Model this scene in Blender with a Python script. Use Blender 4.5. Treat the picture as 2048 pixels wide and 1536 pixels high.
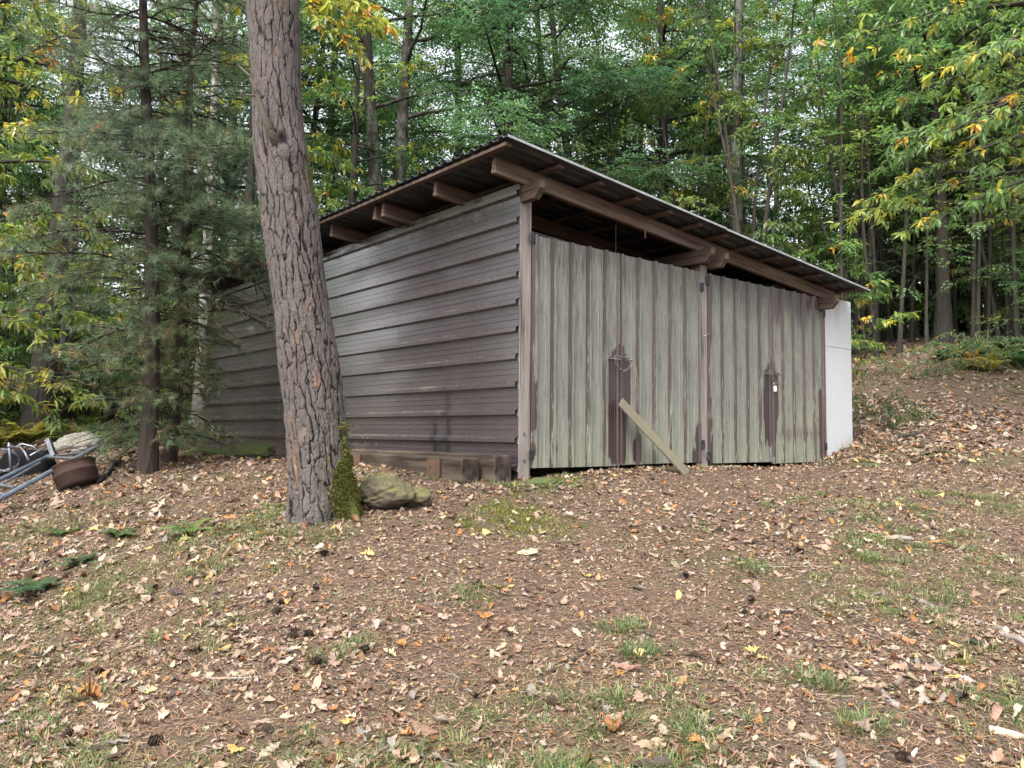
import bpy, math, random
import numpy as np
from mathutils import Vector, Matrix, Quaternion
R_ = math.radians
sc = bpy.context.scene
for o in list(bpy.data.objects):
    bpy.data.objects.remove(o)

# ------------------------------------------------------------------ camera
CAM = np.array([-4.6428, -5.4639, .4333])
cr = np.array([.76732, -.641207, .00853]); cu = np.array([-.045148, -.04075, .998149]); cb = np.array([-.639673, -.766285, -.060218])
cam = bpy.data.cameras.new('camera'); co = bpy.data.objects.new('camera', cam); sc.collection.objects.link(co)
co.matrix_world = Matrix(((cr[0], cu[0], cb[0], CAM[0]), (cr[1], cu[1], cb[1], CAM[1]), (cr[2], cu[2], cb[2], CAM[2]), (0, 0, 0, 1)))
cam.sensor_width = 36; cam.lens = 1600 / 2048 * 36; cam.clip_start = .05; cam.clip_end = 600
sc.camera = co

# ------------------------------------------------------------------ sky, sun, exposure
SUN_EL, SUN_AZ = R_(52), R_(250)          # azimuth measured from +y towards +x
w = bpy.data.worlds.new('World'); sc.world = w; w.use_nodes = True
nt = w.node_tree; nt.nodes.clear()
sky = nt.nodes.new('ShaderNodeTexSky'); sky.sky_type = 'NISHITA'; sky.sun_disc = False
sky.sun_elevation = SUN_EL; sky.sun_rotation = SUN_AZ; sky.dust_density = 4.0; sky.air_density = 1.0; sky.ozone_density = 1.0
hs = nt.nodes.new('ShaderNodeHueSaturation'); hs.inputs['Saturation'].default_value = .28
bg = nt.nodes.new('ShaderNodeBackground'); bg.inputs['Strength'].default_value = .15
wo = nt.nodes.new('ShaderNodeOutputWorld')
nt.links.new(sky.outputs[0], hs.inputs['Color']); nt.links.new(hs.outputs[0], bg.inputs[0]); nt.links.new(bg.outputs[0], wo.inputs[0])
sl = bpy.data.lights.new('sun', 'SUN'); sl.energy = 1.3; sl.angle = R_(30); sl.color = (1, .96, .9)
so = bpy.data.objects.new('sun', sl); sc.collection.objects.link(so)
sd = Vector((math.sin(SUN_AZ) * math.cos(SUN_EL), math.cos(SUN_AZ) * math.cos(SUN_EL), math.sin(SUN_EL)))
so.rotation_euler = sd.to_track_quat('Z', 'Y').to_euler(); so.location = sd * 60
sc.view_settings.view_transform = 'Standard'; sc.view_settings.look = 'None'; sc.view_settings.gamma = 1
sc.view_settings.exposure = 1.85
sc.render.engine = 'CYCLES'
sc.cycles.max_bounces = 6; sc.cycles.diffuse_bounces = 4; sc.cycles.glossy_bounces = 2; sc.cycles.transmission_bounces = 3
sc.cycles.caustics_reflective = False; sc.cycles.caustics_refractive = False

# ------------------------------------------------------------------ numeric helpers
def nrm(v):
    return v / np.maximum(np.linalg.norm(v, axis=-1, keepdims=True), 1e-9)

def _hash(i, j, k, s):
    h = (i * 374761393 + j * 668265263 + k * 2147483647 + s * 1274126177) & 0xFFFFFFFF
    h = ((h ^ (h >> 13)) * 1274126177) & 0xFFFFFFFF
    h = h ^ (h >> 16)
    return (h & 0xFFFFFF) / float(0xFFFFFF)

def vnoise(p, seed=0):
    p = np.asarray(p, float); i = np.floor(p).astype(np.int64); f = p - i; f = f * f * (3 - 2 * f)
    r = 0
    for a in (0, 1):
        for b in (0, 1):
            for c in (0, 1):
                wgt = (f[..., 0] if a else 1 - f[..., 0]) * (f[..., 1] if b else 1 - f[..., 1]) * (f[..., 2] if c else 1 - f[..., 2])
                r = r + wgt * _hash(i[..., 0] + a, i[..., 1] + b, i[..., 2] + c, seed)
    return r * 2 - 1

def fbm(p, seed=0, oct=4):
    r = 0; a = 1; p = np.asarray(p, float)
    for o in range(oct):
        r = r + a * vnoise(p, seed + o); p = p * 2.03 + 11.3; a *= .5
    return r

def at(px, Z):                             # ground position of an image column at a depth (numbers taken from the survey of the photo)
    fh = nrm(np.array([-cb[0], -cb[1]])); rh = np.array([fh[1], -fh[0]])
    return CAM[:2] + fh * Z + rh * ((px - 1024) / 1600 * Z)

# ------------------------------------------------------------------ terrain
CTRL = np.array([
 (-4.64,-5.46,-1.12),(-2.79,-3.26,-.74),(-1.90,-2.19,-.55),(-.89,-.98,-.215),(-.38,-.37,-.03),(-1.42,-4.41,-.72),(.28,-3.88,-.57),
 (2.76,-3.10,-.27),(5.01,-2.40,-.02),(7.82,-1.52,.60),(5.91,-.16,.26),(11.17,-.50,1.77),(10.16,1.65,1.75),(8.40,-.35,1.0),
 (-2.52,3.89,-.01),(-2.64,5.93,.2),(-2.12,10.7,.38),
 (-2.0,-.19,-.17),(-.32,5.32,.02),(-2.18,3.34,.0),(-1.33,-.1,-.1),(.06,0,.035),(2.6,0,.07),(5.2,-.05,.10),(0,8,.055),(5,8,.5),(2.5,4,.05),
 (1.7,-.3,.03),(3.6,-.3,.05),(2.0,-1.3,-.05),(4,-1.2,.02),(.9,-1.9,-.28),(-8,-8,-2.0),(0,-9,-1.3),(8,-8,-.5),(-8,0,-1.75),(-8,8,-.9),
 (-10,20,.2),(0,25,1.6),(15,20,3.2),(22,5,3.6),(22,-12,2.4),(-22,-5,-2.6),(0,-28,-3.0),(60,60,8),(-60,60,1.5),(60,-60,3),(-60,-60,-5),(0,75,5),(75,0,7)])
CTRL = np.vstack([CTRL, [(*at(p, Z), z) for p, Z, z in ((0, 3.2, -.92), (0, 5.0, -.80), (0, 7.2, -.44), (0, 7.9, -.33), (300, 4.6, -.68), (300, 6.6, -.345), (330, 3.0, -.81), (150, 7.9, -.17), (640, 4.4, -.53), (560, 5.4, -.27), (480, 7.0, -.17))]])
def _tk(d2):
    return np.where(d2 > 1e-12, .5 * d2 * np.log(np.maximum(d2, 1e-12)), 0)
def _tps():
    P = CTRL[:, :2]; n = len(P)
    K = _tk(((P[:, None] - P[None]) ** 2).sum(-1)) + np.eye(n) * .08
    Q = np.hstack([np.ones((n, 1)), P]); A = np.zeros((n + 3, n + 3)); A[:n, :n] = K; A[:n, n:] = Q; A[n:, :n] = Q.T
    return np.linalg.solve(A, np.concatenate([CTRL[:, 2], np.zeros(3)]))
_TW = _tps()
def gz(x, y, noise=True):
    x = np.atleast_1d(np.asarray(x, float)); y = np.atleast_1d(np.asarray(y, float)); sh = x.shape
    xf, yf = x.ravel(), y.ravel(); out = np.empty(len(xf))
    for s in range(0, len(xf), 40000):
        p = np.stack([xf[s:s + 40000], yf[s:s + 40000]], 1)
        k = _tk(((p[:, None] - CTRL[None, :, :2]) ** 2).sum(-1))
        out[s:s + 40000] = k @ _TW[:len(CTRL)] + _TW[len(CTRL)] + p @ _TW[len(CTRL) + 1:]
    if noise:
        p3 = np.stack([xf, yf, 0 * xf], 1)
        out = out + .03 * fbm(p3 * .9, 3, 3) + .010 * fbm(p3 * 5, 9, 3)
        d = np.hypot(xf, yf); out = out + np.clip((d - 12) / 20, 0, 1) * .35 * fbm(p3 * .15, 5, 2)
        inside = (xf > .12) & (xf < 5.2) & (yf > .1) & (yf < 8)
        out = np.where(inside, np.minimum(out, -.06), out)
    return out.reshape(sh)
def g1(x, y): return float(gz(x, y)[0])

# ------------------------------------------------------------------ mesh building
class MB:
    def __init__(s): s.v = []; s.q = []; s.t = []; s.n = 0; s.a = {}
    def add(s, V, quads=None, tris=None, **attrs):
        V = np.asarray(V, float).reshape(-1, 3); k = len(V)
        if quads is not None and len(quads): s.q.append(np.asarray(quads, int) + s.n)
        if tris is not None and len(tris): s.t.append(np.asarray(tris, int) + s.n)
        s.v.append(V)
        for nme, val in attrs.items():
            val = np.asarray(val, float)
            if nme == 'col': val = np.broadcast_to(val, (k, val.shape[-1]))
            else: val = np.broadcast_to(val, (k,))
            s.a.setdefault(nme, []).append((s.n, val))
        s.n += k; return s
    def tube(s, pts, rad, sides=6, cap=True, **attrs):
        P = np.asarray(pts, float); n = len(P); rad = np.broadcast_to(np.asarray(rad, float), (n,))
        T = nrm(np.gradient(P, axis=0)); ref = np.array([0, 0, 1.]) if abs(T[0, 2]) < .8 else np.array([1., 0, 0])
        X = np.empty_like(P); x = np.cross(T[0], ref); x /= np.linalg.norm(x)
        for i in range(n):
            x = x - T[i] * (x @ T[i]); x /= max(np.linalg.norm(x), 1e-9); X[i] = x
        Y = np.cross(T, X); a = np.arange(sides) / sides * 2 * math.pi
        V = P[:, None] + rad[:, None, None] * (np.cos(a)[None, :, None] * X[:, None] + np.sin(a)[None, :, None] * Y[:, None])
        i = np.arange(n - 1)[:, None] * sides; j = np.arange(sides)[None]; j2 = (j + 1) % sides
        Q = np.stack([i + j, i + j2, i + sides + j2, i + sides + j], -1).reshape(-1, 4)
        V = V.reshape(-1, 3); tr = []
        if cap:
            V = np.vstack([V, P[0], P[-1]]); c0, c1 = n * sides, n * sides + 1
            for k in range(sides):
                tr.append((c0, (k + 1) % sides, k)); tr.append((c1, (n - 1) * sides + k, (n - 1) * sides + (k + 1) % sides))
        return s.add(V, Q, tr if tr else None, **attrs)
    def box(s, lo, hi, bev=0.004, **attrs):
        lo = np.array(lo, float); hi = np.array(hi, float); b = min(bev, (hi - lo).min() * .3); V = []; ids = {}
        # chamfered box: 24 verts
        for ax in range(3):
            for sgn in (0, 1):
                for u in (0, 1):
                    for v in (0, 1):
                        p = np.zeros(3); a1, a2 = (ax + 1) % 3, (ax + 2) % 3
                        p[ax] = hi[ax] if sgn else lo[ax]
                        p[a1] = (hi[a1] - b) if u else (lo[a1] + b); p[a2] = (hi[a2] - b) if v else (lo[a2] + b)
                        ids[(ax, sgn, u, v)] = len(V); V.append(p)
        F = []
        for ax in range(3):
            for sgn in (0, 1):
                f = [ids[(ax, sgn, 0, 0)], ids[(ax, sgn, 1, 0)], ids[(ax, sgn, 1, 1)], ids[(ax, sgn, 0, 1)]]
                F.append(f if sgn else f[::-1])
        def pid(ax, s3):                    # vertex on face ax at corner s3
            a1, a2 = (ax + 1) % 3, (ax + 2) % 3; return ids[(ax, s3[ax], s3[a1], s3[a2])]
        for ax in range(3):                 # edges parallel to ax
            a1, a2 = (ax + 1) % 3, (ax + 2) % 3
            for u in (0, 1):
                for v in (0, 1):
                    c0 = [0, 0, 0]; c0[a1] = u; c0[a2] = v; c1 = list(c0); c1[ax] = 1
                    f = [pid(a1, c0), pid(a1, c1), pid(a2, c1), pid(a2, c0)]
                    F.append(f if u == v else f[::-1])
        T = []
        for a in (0, 1):
            for bq in (0, 1):
                for c in (0, 1):
                    t = [pid(0, (a, bq, c)), pid(1, (a, bq, c)), pid(2, (a, bq, c))]
                    T.append(t if (a + bq + c) % 2 == 1 else t[::-1])
        return s.add(V, F, T, **attrs)
    def build(s, name, mat=None, parent=None, smooth=False, loc=None):
        me = bpy.data.meshes.new(name); V = np.vstack(s.v) if s.v else np.zeros((0, 3))
        q = np.vstack(s.q) if s.q else np.zeros((0, 4), int); t = np.vstack(s.t) if s.t else np.zeros((0, 3), int)
        me.vertices.add(len(V)); me.vertices.foreach_set('co', V.astype(np.float32).ravel())
        lo = np.concatenate([q.ravel(), t.ravel()]); me.loops.add(len(lo)); me.loops.foreach_set('vertex_index', lo.astype(np.int32))
        st = np.concatenate([np.arange(len(q)) * 4, len(q) * 4 + np.arange(len(t)) * 3])
        me.polygons.add(len(st)); me.polygons.foreach_set('loop_start', st.astype(np.int32))
        try: me.polygons.foreach_set('loop_total', np.concatenate([np.full(len(q), 4), np.full(len(t), 3)]).astype(np.int32))
        except Exception: pass
        me.polygons.foreach_set('use_smooth', np.full(len(st), bool(smooth)))
        for nme, lst in s.a.items():
            if nme == 'col':
                A = np.ones((len(V), 4), np.float32)
                for o, v in lst: A[o:o + len(v), :v.shape[1]] = v
                at_ = me.attributes.new('col', 'FLOAT_COLOR', 'POINT'); at_.data.foreach_set('color', A.ravel())
            else:
                A = np.zeros(len(V), np.float32)
                for o, v in lst: A[o:o + len(v)] = v
                at_ = me.attributes.new(nme, 'FLOAT', 'POINT'); at_.data.foreach_set('value', A)
        me.update(calc_edges=True); me.validate()
        if mat: me.materials.append(mat)
        o = bpy.data.objects.new(name, me); sc.collection.objects.link(o)
        if parent: o.parent = parent
        if loc is not None: o.location = loc
        return o

def tag(o, label=None, cat=None, group=None, kind=None):
    if label: o['label'] = label
    if cat: o['category'] = cat
    if group: o['group'] = group
    if kind: o['kind'] = kind
    return o
def thing(name, label, cat, loc=(0, 0, 0), rz=0, group=None):
    o = bpy.data.objects.new(name, None); sc.collection.objects.link(o); o.location = loc; o.rotation_euler = (0, 0, rz)
    o.empty_display_size = .1
    return tag(o, label, cat, group)
def copy_tree(root, loc, rz=0, scale=1, label=None, tilt=(0, 0)):
    r = root.copy(); sc.collection.objects.link(r); r.location = loc; r.rotation_euler = (tilt[0], tilt[1], rz); r.scale = (scale,) * 3
    if label: r['label'] = label
    for ch in KIDS.get(root.name, []):
        c = ch.copy(); sc.collection.objects.link(c); c.parent = r
    return r
KIDS = {}

def frames(d, up):
    x = nrm(d); z = up - (up * x).sum(-1, keepdims=True) * x; z = nrm(z); y = np.cross(z, x)
    return np.stack([x, y, z], -1)          # columns
def inst(mb, TV, TT, pos, Rm, scale, **attrs):
    n, k = len(pos), len(TV)
    if n == 0: return
    sv = np.asarray(scale, float).reshape(n, -1)
    if sv.shape[1] == 1: loc = TV[None] * sv[:, :, None]
    else: loc = TV[None] * sv[:, None, :]
    V = pos[:, None] + np.einsum('nij,nkj->nki', Rm, loc)
    F = (TT[None] + (np.arange(n) * k)[:, None, None]).reshape(-1, TT.shape[1])
    at2 = {}
    for a, v in attrs.items():
        v = np.asarray(v, float); at2[a] = np.repeat(v, k, axis=0)
    if TT.shape[1] == 4: mb.add(V.reshape(-1, 3), quads=F, **at2)
    else: mb.add(V.reshape(-1, 3), tris=F, **at2)

# ------------------------------------------------------------------ materials
class NT:
    def __init__(s, name):
        s.m = bpy.data.materials.new(name); s.m.use_nodes = True; s.t = s.m.node_tree; s.t.nodes.clear()
        s.out = s.n('ShaderNodeOutputMaterial')
    def n(s, typ, **kw):
        nd = s.t.nodes.new(typ)
        for k, v in kw.items(): setattr(nd, k, v)
        return nd
    def put(s, sock, v):
        if isinstance(v, bpy.types.NodeSocket): s.t.links.new(v, sock)
        elif v is not None:
            try: sock.default_value = v
            except Exception: sock.default_value = (*v, 1)
    def coord(s, kind='Object', scale=(1, 1, 1), rot=(0, 0, 0), loc=(0, 0, 0)):
        c = s.n('ShaderNodeTexCoord'); m = s.n('ShaderNodeMapping'); s.t.links.new(c.outputs[kind], m.inputs[0])
        m.inputs['Scale'].default_value = scale; m.inputs['Rotation'].default_value = rot; m.inputs['Location'].default_value = loc
        return m.outputs[0]
    def noise(s, vec, scale=5, detail=4, rough=.55, dist=0):
        x = s.n('ShaderNodeTexNoise'); s.put(x.inputs['Vector'], vec)
        for k, v in (('Scale', scale), ('Detail', detail), ('Roughness', rough), ('Distortion', dist)): x.inputs[k].default_value = v
        return x.outputs['Fac']
    def voro(s, vec, scale=5, feature='F1', out='Distance'):
        x = s.n('ShaderNodeTexVoronoi', feature=feature); s.put(x.inputs['Vector'], vec); x.inputs['Scale'].default_value = scale
        return x.outputs[out]
    def ramp(s, fac, stops):
        x = s.n('ShaderNodeValToRGB'); s.put(x.inputs[0], fac); e = x.color_ramp.elements
        while len(e) < len(stops): e.new(.5)
        for k, (p, c) in enumerate(stops):
            e[k].position = p; e[k].color = (*c, 1) if not np.isscalar(c) else (c, c, c, 1)
        return x.outputs[0]
    def mix(s, fac, a, b, mode='MIX'):
        x = s.n('ShaderNodeMix', data_type='RGBA', blend_type=mode); s.put(x.inputs[0], fac)
        s.put(x.inputs[6], a if not isinstance(a, tuple) else (*a, 1)); s.put(x.inputs[7], b if not isinstance(b, tuple) else (*b, 1))
        return x.outputs[2]
    def math(s, op, a, b=None, clamp=False):
        x = s.n('ShaderNodeMath', operation=op, use_clamp=clamp); s.put(x.inputs[0], a)
        if b is not None: s.put(x.inputs[1], b)
        return x.outputs[0]
    def attr(s, name, out='Fac'):
        x = s.n('ShaderNodeAttribute', attribute_name=name); return x.outputs[out]
    def bump(s, h, strength=.3, dist=.01, normal=None):
        x = s.n('ShaderNodeBump'); s.put(x.inputs['Height'], h); x.inputs['Strength'].default_value = strength; x.inputs['Distance'].default_value = dist
        if normal: s.put(x.inputs['Normal'], normal)
        return x.outputs[0]
    def pbr(s, col, rough=.7, metal=0, normal=None, spec=.5):
        x = s.n('ShaderNodeBsdfPrincipled'); s.put(x.inputs['Base Color'], col if not isinstance(col, tuple) else (*col, 1)); s.put(x.inputs['Roughness'], rough)
        s.put(x.inputs['Metallic'], metal); s.put(x.inputs['Specular IOR Level'], spec)
        if normal: s.put(x.inputs['Normal'], normal)
        return x.outputs[0]
    def end(s, sh):
        s.t.links.new(sh, s.out.inputs[0]); return s.m

def leaf_mat(name, stops, trans=.35, rough=.45, spec=.4, objvar=.12):
    t = NT(name); h = t.attr('hue'); base = t.ramp(h, stops)
    v = t.attr('tint'); oi = t.n('ShaderNodeObjectInfo').outputs['Random']
    br = t.math('ADD', t.math('MULTIPLY', v, .9), t.math('ADD', t.math('MULTIPLY', oi, objvar * 2), .68 - objvar))
    hsv = t.n('ShaderNodeHueSaturation'); t.put(hsv.inputs['Color'], base); t.put(hsv.inputs['Value'], br)
    t.put(hsv.inputs['Hue'], t.math('ADD', t.math('MULTIPLY', oi, .03), .485))
    p = t.pbr(hsv.outputs[0], rough, spec=spec)
    tr = t.n('ShaderNodeBsdfTranslucent'); hs2 = t.n('ShaderNodeHueSaturation'); t.put(hs2.inputs['Color'], hsv.outputs[0]); hs2.inputs['Value'].default_value = 1.5; hs2.inputs['Saturation'].default_value = 1.1
    t.put(tr.inputs[0], hs2.outputs[0])
    mx = t.n('ShaderNodeMixShader'); mx.inputs[0].default_value = trans; t.t.links.new(p, mx.inputs[1]); t.t.links.new(tr.outputs[0], mx.inputs[2])
    return t.end(mx.outputs[0])
GREEN = [(0, (.06, .115, .05)), (.45, (.12, .19, .06)), (.62, (.235, .285, .07)), (.82, (.42, .36, .07)), (.93, (.5, .27, .06)), (1, (.3, .14, .06))]
DARKG = [(0, (.05, .10, .055)), (.5, (.09, .16, .065)), (.75, (.16, .22, .065)), (.92, (.22, .22, .06)), (1, (.33, .24, .08))]
M_CHEST = leaf_mat('chestnut_leaf', GREEN, .5, .33, .6)
M_HORN = leaf_mat('hornbeam_leaf', DARKG, .5, .36, .55)
M_NEEDLE = leaf_mat('pine_needles', [(0, (.085, .128, .085)), (.5, (.135, .18, .09)), (.8, (.22, .19, .08)), (1, (.27, .15, .08))], .35, .5, .35)
M_FERN = leaf_mat('fern_frond', [(0, (.05, .095, .05)), (.4, (.09, .14, .045)), (.62, (.18, .21, .06)), (.78, (.34, .30, .08)), (1, (.38, .21, .07))], .35, .5, .3)
M_GRASS = leaf_mat('grass_blade', [(0, (.055, .095, .03)), (.45, (.09, .135, .045)), (.7, (.20, .185, .08)), (1, (.30, .235, .14))], .3, .5, .3)
M_MOSS = leaf_mat('moss_tufts', [(0, (.035, .046, .010)), (.5, (.085, .09, .024)), (1, (.19, .175, .055))], .25, .8, .1)

def bark_mat(name, c1, c2, lich=None, sc_=(9, 9, 1.6), rough=.9):
    t = NT(name); v = t.coord('Object', sc_); n1 = t.noise(v, 2.2, 6, .6); vo = t.voro(t.coord('Object', (sc_[0], sc_[1], sc_[2])), 2.6)
    oi = t.n('ShaderNodeObjectInfo').outputs['Random']
    c = t.mix(n1, c1, c2)
    if lich:
        nl = t.noise(t.coord('Object', (2, 2, 1.3)), 1.6, 5, .62); c = t.mix(t.ramp(nl, [(.47, 0.), (.6, 1.)]), c, lich)
    h = t.n('ShaderNodeHueSaturation'); t.put(h.inputs['Color'], c); t.put(h.inputs['Value'], t.math('ADD', t.math('MULTIPLY', oi, .5), .7))
    return t.end(t.pbr(h.outputs[0], rough, normal=t.bump(t.math('ADD', n1, vo), .7, .03), spec=.2))
M_BARK = bark_mat('forest_bark', (.024, .022, .018), (.06, .053, .044))
M_BARKL = bark_mat('lichen_bark', (.03, .028, .023), (.08, .072, .06), (.17, .17, .15))
M_BARKP = bark_mat('birch_bark', (.11, .1, .085), (.3, .28, .245), (.34, .33, .3), (4, 4, 5))
M_BARKR = bark_mat('young_pine_bark', (.024, .02, .017), (.06, .045, .036))
M_POLE = bark_mat('pole_bark', (.022, .021, .016), (.058, .053, .042))

def wood_mat(name, c1, c2, c3, green=0, gcol=(.14, .15, .07), rough=.75):
    t = NT(name); v = t.coord('Object', (1.1, 17, 17)); n1 = t.noise(v, 1.8, 8, .74, 1.0); n2 = t.noise(t.coord('Object', (.7, 5, 5)), 2, 3)
    c = t.mix(t.ramp(n1, [(.3, 0.), (.7, 1.)]), c1, c2); c = t.mix(t.ramp(n2, [(.42, 0.), (.62, 1.)]), c, c3)
    oi = t.n('ShaderNodeObjectInfo').outputs['Random']
    if green:
        n3 = t.noise(t.coord('Object', (1, 3, 3)), 2.6, 4); c = t.mix(t.math('MULTIPLY', t.ramp(n3, [(.45, 0.), (.62, 1.)]), green), c, gcol)
    cr_ = t.ramp(t.noise(t.coord('Object', (.7, 24, 24)), 1.3, 3, .6), [(.34, .15), (.46, 1.)])
    c = t.mix(.85, c, cr_, 'MULTIPLY')
    h = t.n('ShaderNodeHueSaturation'); t.put(h.inputs['Color'], c); t.put(h.inputs['Value'], t.math('ADD', t.math('MULTIPLY', oi, .4), .8))
    return t.end(t.pbr(h.outputs[0], rough, normal=t.bump(n1, .35, .006), spec=.25))
M_BEAM = wood_mat('brown_stained_timber', (.05, .030, .023), (.115, .072, .055), (.12, .09, .075), .35, (.07, .075, .035))
M_POST = wood_mat('weathered_grey_timber', (.15, .13, .122), (.31, .275, .26), (.2, .17, .155), .1)
M_BOARD = wood_mat('greenish_old_board', (.085, .072, .05), (.21, .185, .135), (.145, .13, .095), .3, (.16, .155, .08))
M_SLEEP = wood_mat('tarred_sleeper_wood', (.016, .011, .009), (.045, .032, .024), (.085, .064, .05), .05)
M_STICK = wood_mat('dead_wood', (.13, .10, .075), (.26, .215, .17), (.2, .19, .16), .15)
M_DSTICK = wood_mat('grey_dead_limb', (.06, .048, .036), (.135, .11, .085), (.10, .09, .075), .1)
M_RUSTW = wood_mat('reddish_trim_timber', (.10, .04, .026), (.15, .065, .04), (.12, .075, .06), .1)

def metal_paint(name, vertical, c1, c2):
    """brown coil-coated steel; 'lich' = how far lichen has grown on the sheet, 'bare' = where it was rubbed or washed off"""
    t = NT(name)
    oi = t.n('ShaderNodeObjectInfo').outputs['Random']
    base = t.mix(t.noise(t.coord('Object', (.8, .8, .8)), 2, 3), c1, c2); base = t.mix(1, base, t.ramp(oi, [(0, .8), (1, 1.2)]), 'MULTIPLY')
    if vertical:                              # door sheets: z up, y = out of the sheet (towards -y)
        st = t.noise(t.coord('Object', (34, 3, 1.1)), 2.2, 7, .66, .2); st2 = t.noise(t.coord('Object', (110, 3, 4)), 2, 5, .68); sp = t.noise(t.coord('Object', (10, 10, 7)), 9, 3, .6)
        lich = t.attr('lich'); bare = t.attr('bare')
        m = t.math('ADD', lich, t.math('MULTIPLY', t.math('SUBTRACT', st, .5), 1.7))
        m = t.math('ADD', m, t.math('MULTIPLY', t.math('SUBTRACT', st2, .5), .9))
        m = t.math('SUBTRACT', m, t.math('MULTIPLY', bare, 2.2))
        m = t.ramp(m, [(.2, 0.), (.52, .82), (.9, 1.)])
        # fine pinholes where flakes fell off
        ph = t.ramp(t.noise(t.coord('Object', (60, 20, 22)), 2.2, 2, .5), [(.3, 0.), (.36, 1.)])
        m = t.math('MULTIPLY', m, ph)
        gn = t.noise(t.coord('Object', (1.5, 1, .8)), 1.6, 3)
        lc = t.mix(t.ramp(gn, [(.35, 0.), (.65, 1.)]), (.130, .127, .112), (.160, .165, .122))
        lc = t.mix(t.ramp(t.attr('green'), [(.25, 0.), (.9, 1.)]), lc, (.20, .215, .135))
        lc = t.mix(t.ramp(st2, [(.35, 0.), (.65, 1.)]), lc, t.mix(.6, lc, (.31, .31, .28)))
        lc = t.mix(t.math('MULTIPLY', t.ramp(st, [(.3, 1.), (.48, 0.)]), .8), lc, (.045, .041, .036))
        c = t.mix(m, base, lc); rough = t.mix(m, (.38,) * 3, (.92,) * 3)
        b = t.bump(t.math('ADD', m, t.math('MULTIPLY', sp, .3)), .25, .003)
        return t.end(t.pbr(c, rough, normal=b, spec=.45))
    g = t.attr('lich'); n = t.noise(t.coord('Object', (3, 1.1, 4)), 2.4, 5, .65); n2 = t.noise(t.coord('Object', (4, 26, 2)), 2, 4)
    m = t.math('MULTIPLY', t.ramp(t.math('ADD', t.math('ADD', g, t.math('MULTIPLY', t.math('SUBTRACT', n, .5), 1.5)), t.math('MULTIPLY', t.math('SUBTRACT', n2, .5), .5)), [(.42, 0.), (.85, 1.)]), .8)
    c = t.mix(m, base, (.085, .082, .036)); c = t.mix(t.attr('soot'), c, (.012, .011, .014))
    ru = t.ramp(t.noise(t.coord('Object', (2, 3, 8)), 5, 3), [(.3, .2), (.7, .28)])
    rough = t.mix(m, ru, (.8,) * 3)
    wav = t.noise(t.coord('Object', (.3, .5, 1.6)), 2.0, 1)
    sh = t.pbr(c, rough, normal=t.bump(wav, .05, .05), spec=1.0); pn = sh.node; pn.inputs['Coat Weight'].default_value = 1; pn.inputs['Coat IOR'].default_value = 1.55; t.put(pn.inputs['Coat Roughness'], t.mix(m, (.16,) * 3, (.6,) * 3))
    return t.end(sh)
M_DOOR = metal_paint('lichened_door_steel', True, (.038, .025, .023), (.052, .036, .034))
M_WALL = metal_paint('brown_wall_steel', False, (.041, .031, .034), (.056, .045, .050))

def roof_mat():
    t = NT('grey_fibre_roof'); n = t.noise(t.coord('Object', (1.2, 6, 1)), 2.2, 6, .65); n2 = t.noise(t.coord('Object', (.6, 14, 1)), 2, 4)
    c = t.mix(n, (.008, .013, .022), (.03, .04, .055)); c = t.mix(t.ramp(n2, [(.45, 0.), (.7, 1.)]), c, (.10, .098, .095))
    c = t.mix(t.ramp(t.noise(t.coord('Object', (2, 3, 1)), 1.5, 4), [(.5, 0.), (.62, 1.)]), c, (.03, .028, .027))
    return t.end(t.pbr(c, .55, .0, spec=.4))
M_ROOF = roof_mat()
def simple(name, c1, c2, scale=8, rough=.6, metal=0, bump=.2, spec=.4):
    t = NT(name); n = t.noise(t.coord('Object', (1, 1, 1)), scale, 5, .6)
    return t.end(t.pbr(t.mix(t.ramp(n, [(.3, 0.), (.7, 1.)]), c1, c2), rough, metal, t.bump(n, bump, .004), spec))
M_GALV = simple('galvanised_steel', (.10, .11, .125), (.2, .21, .23), 14, .42, .75)
M_BLUEST = simple('blue_grey_rail_steel', (.085, .11, .15), (.16, .19, .24), 9, .4, .4)
M_BLACK = simple('black_iron', (.012, .012, .013), (.03, .03, .032), 20, .5, .2)
M_EDGE = simple('sheet_edge_highlight', (.16, .17, .175), (.34, .35, .36), 5, .6, 0)  # pale tone stands in for light caught along the sheet edge
M_PLASTIC = simple('black_plastic', (.006, .006, .007), (.012, .012, .013), 12, .9, 0, .2, .12)
M_RUST = simple('rusted_steel', (.022, .012, .009), (.05, .025, .017), 14, .85, .1, .4)
M_RPLATE = simple('rusted_plate', (.06, .034, .021), (.115, .062, .038), 18, .85, 0, .4)
M_CHROME = simple('worn_bright_steel', (.3, .3, .3), (.5, .5, .48), 30, .4, .8)
M_CHAIN = simple('dull_chain_steel', (.1, .1, .1), (.24, .24, .235), 30, .45, .7)
M_TAG = simple('padlock_steel', (.62, .63, .66), (.8, .8, .82), 30, .4, .2)
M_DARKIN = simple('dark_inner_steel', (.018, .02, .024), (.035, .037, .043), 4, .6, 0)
M_CONC = simple('old_concrete', (.16, .15, .12), (.27, .25, .2), 7, .95, 0, .6)
def panel_mat():
    t = NT('white_panel_paint'); n = t.noise(t.coord('Object', (5, 1, .8)), 2.2, 5, .6); n2 = t.noise(t.coord('Object', (14, 2, 1.2)), 2, 4)
    m = t.math('MULTIPLY', t.ramp(t.math('ADD', t.attr('lich'), t.math('MULTIPLY', t.math('SUBTRACT', n, .5), 1.2)), [(.45, 0.), (.9, 1.)]), .7)
    c = t.mix(n2, (.40, .41, .43), (.50, .51, .525)); c = t.mix(m, c, (.26, .255, .17))
    return t.end(t.pbr(c, .6, normal=t.bump(n2, .1, .003)))
M_PANEL = panel_mat()
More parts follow.
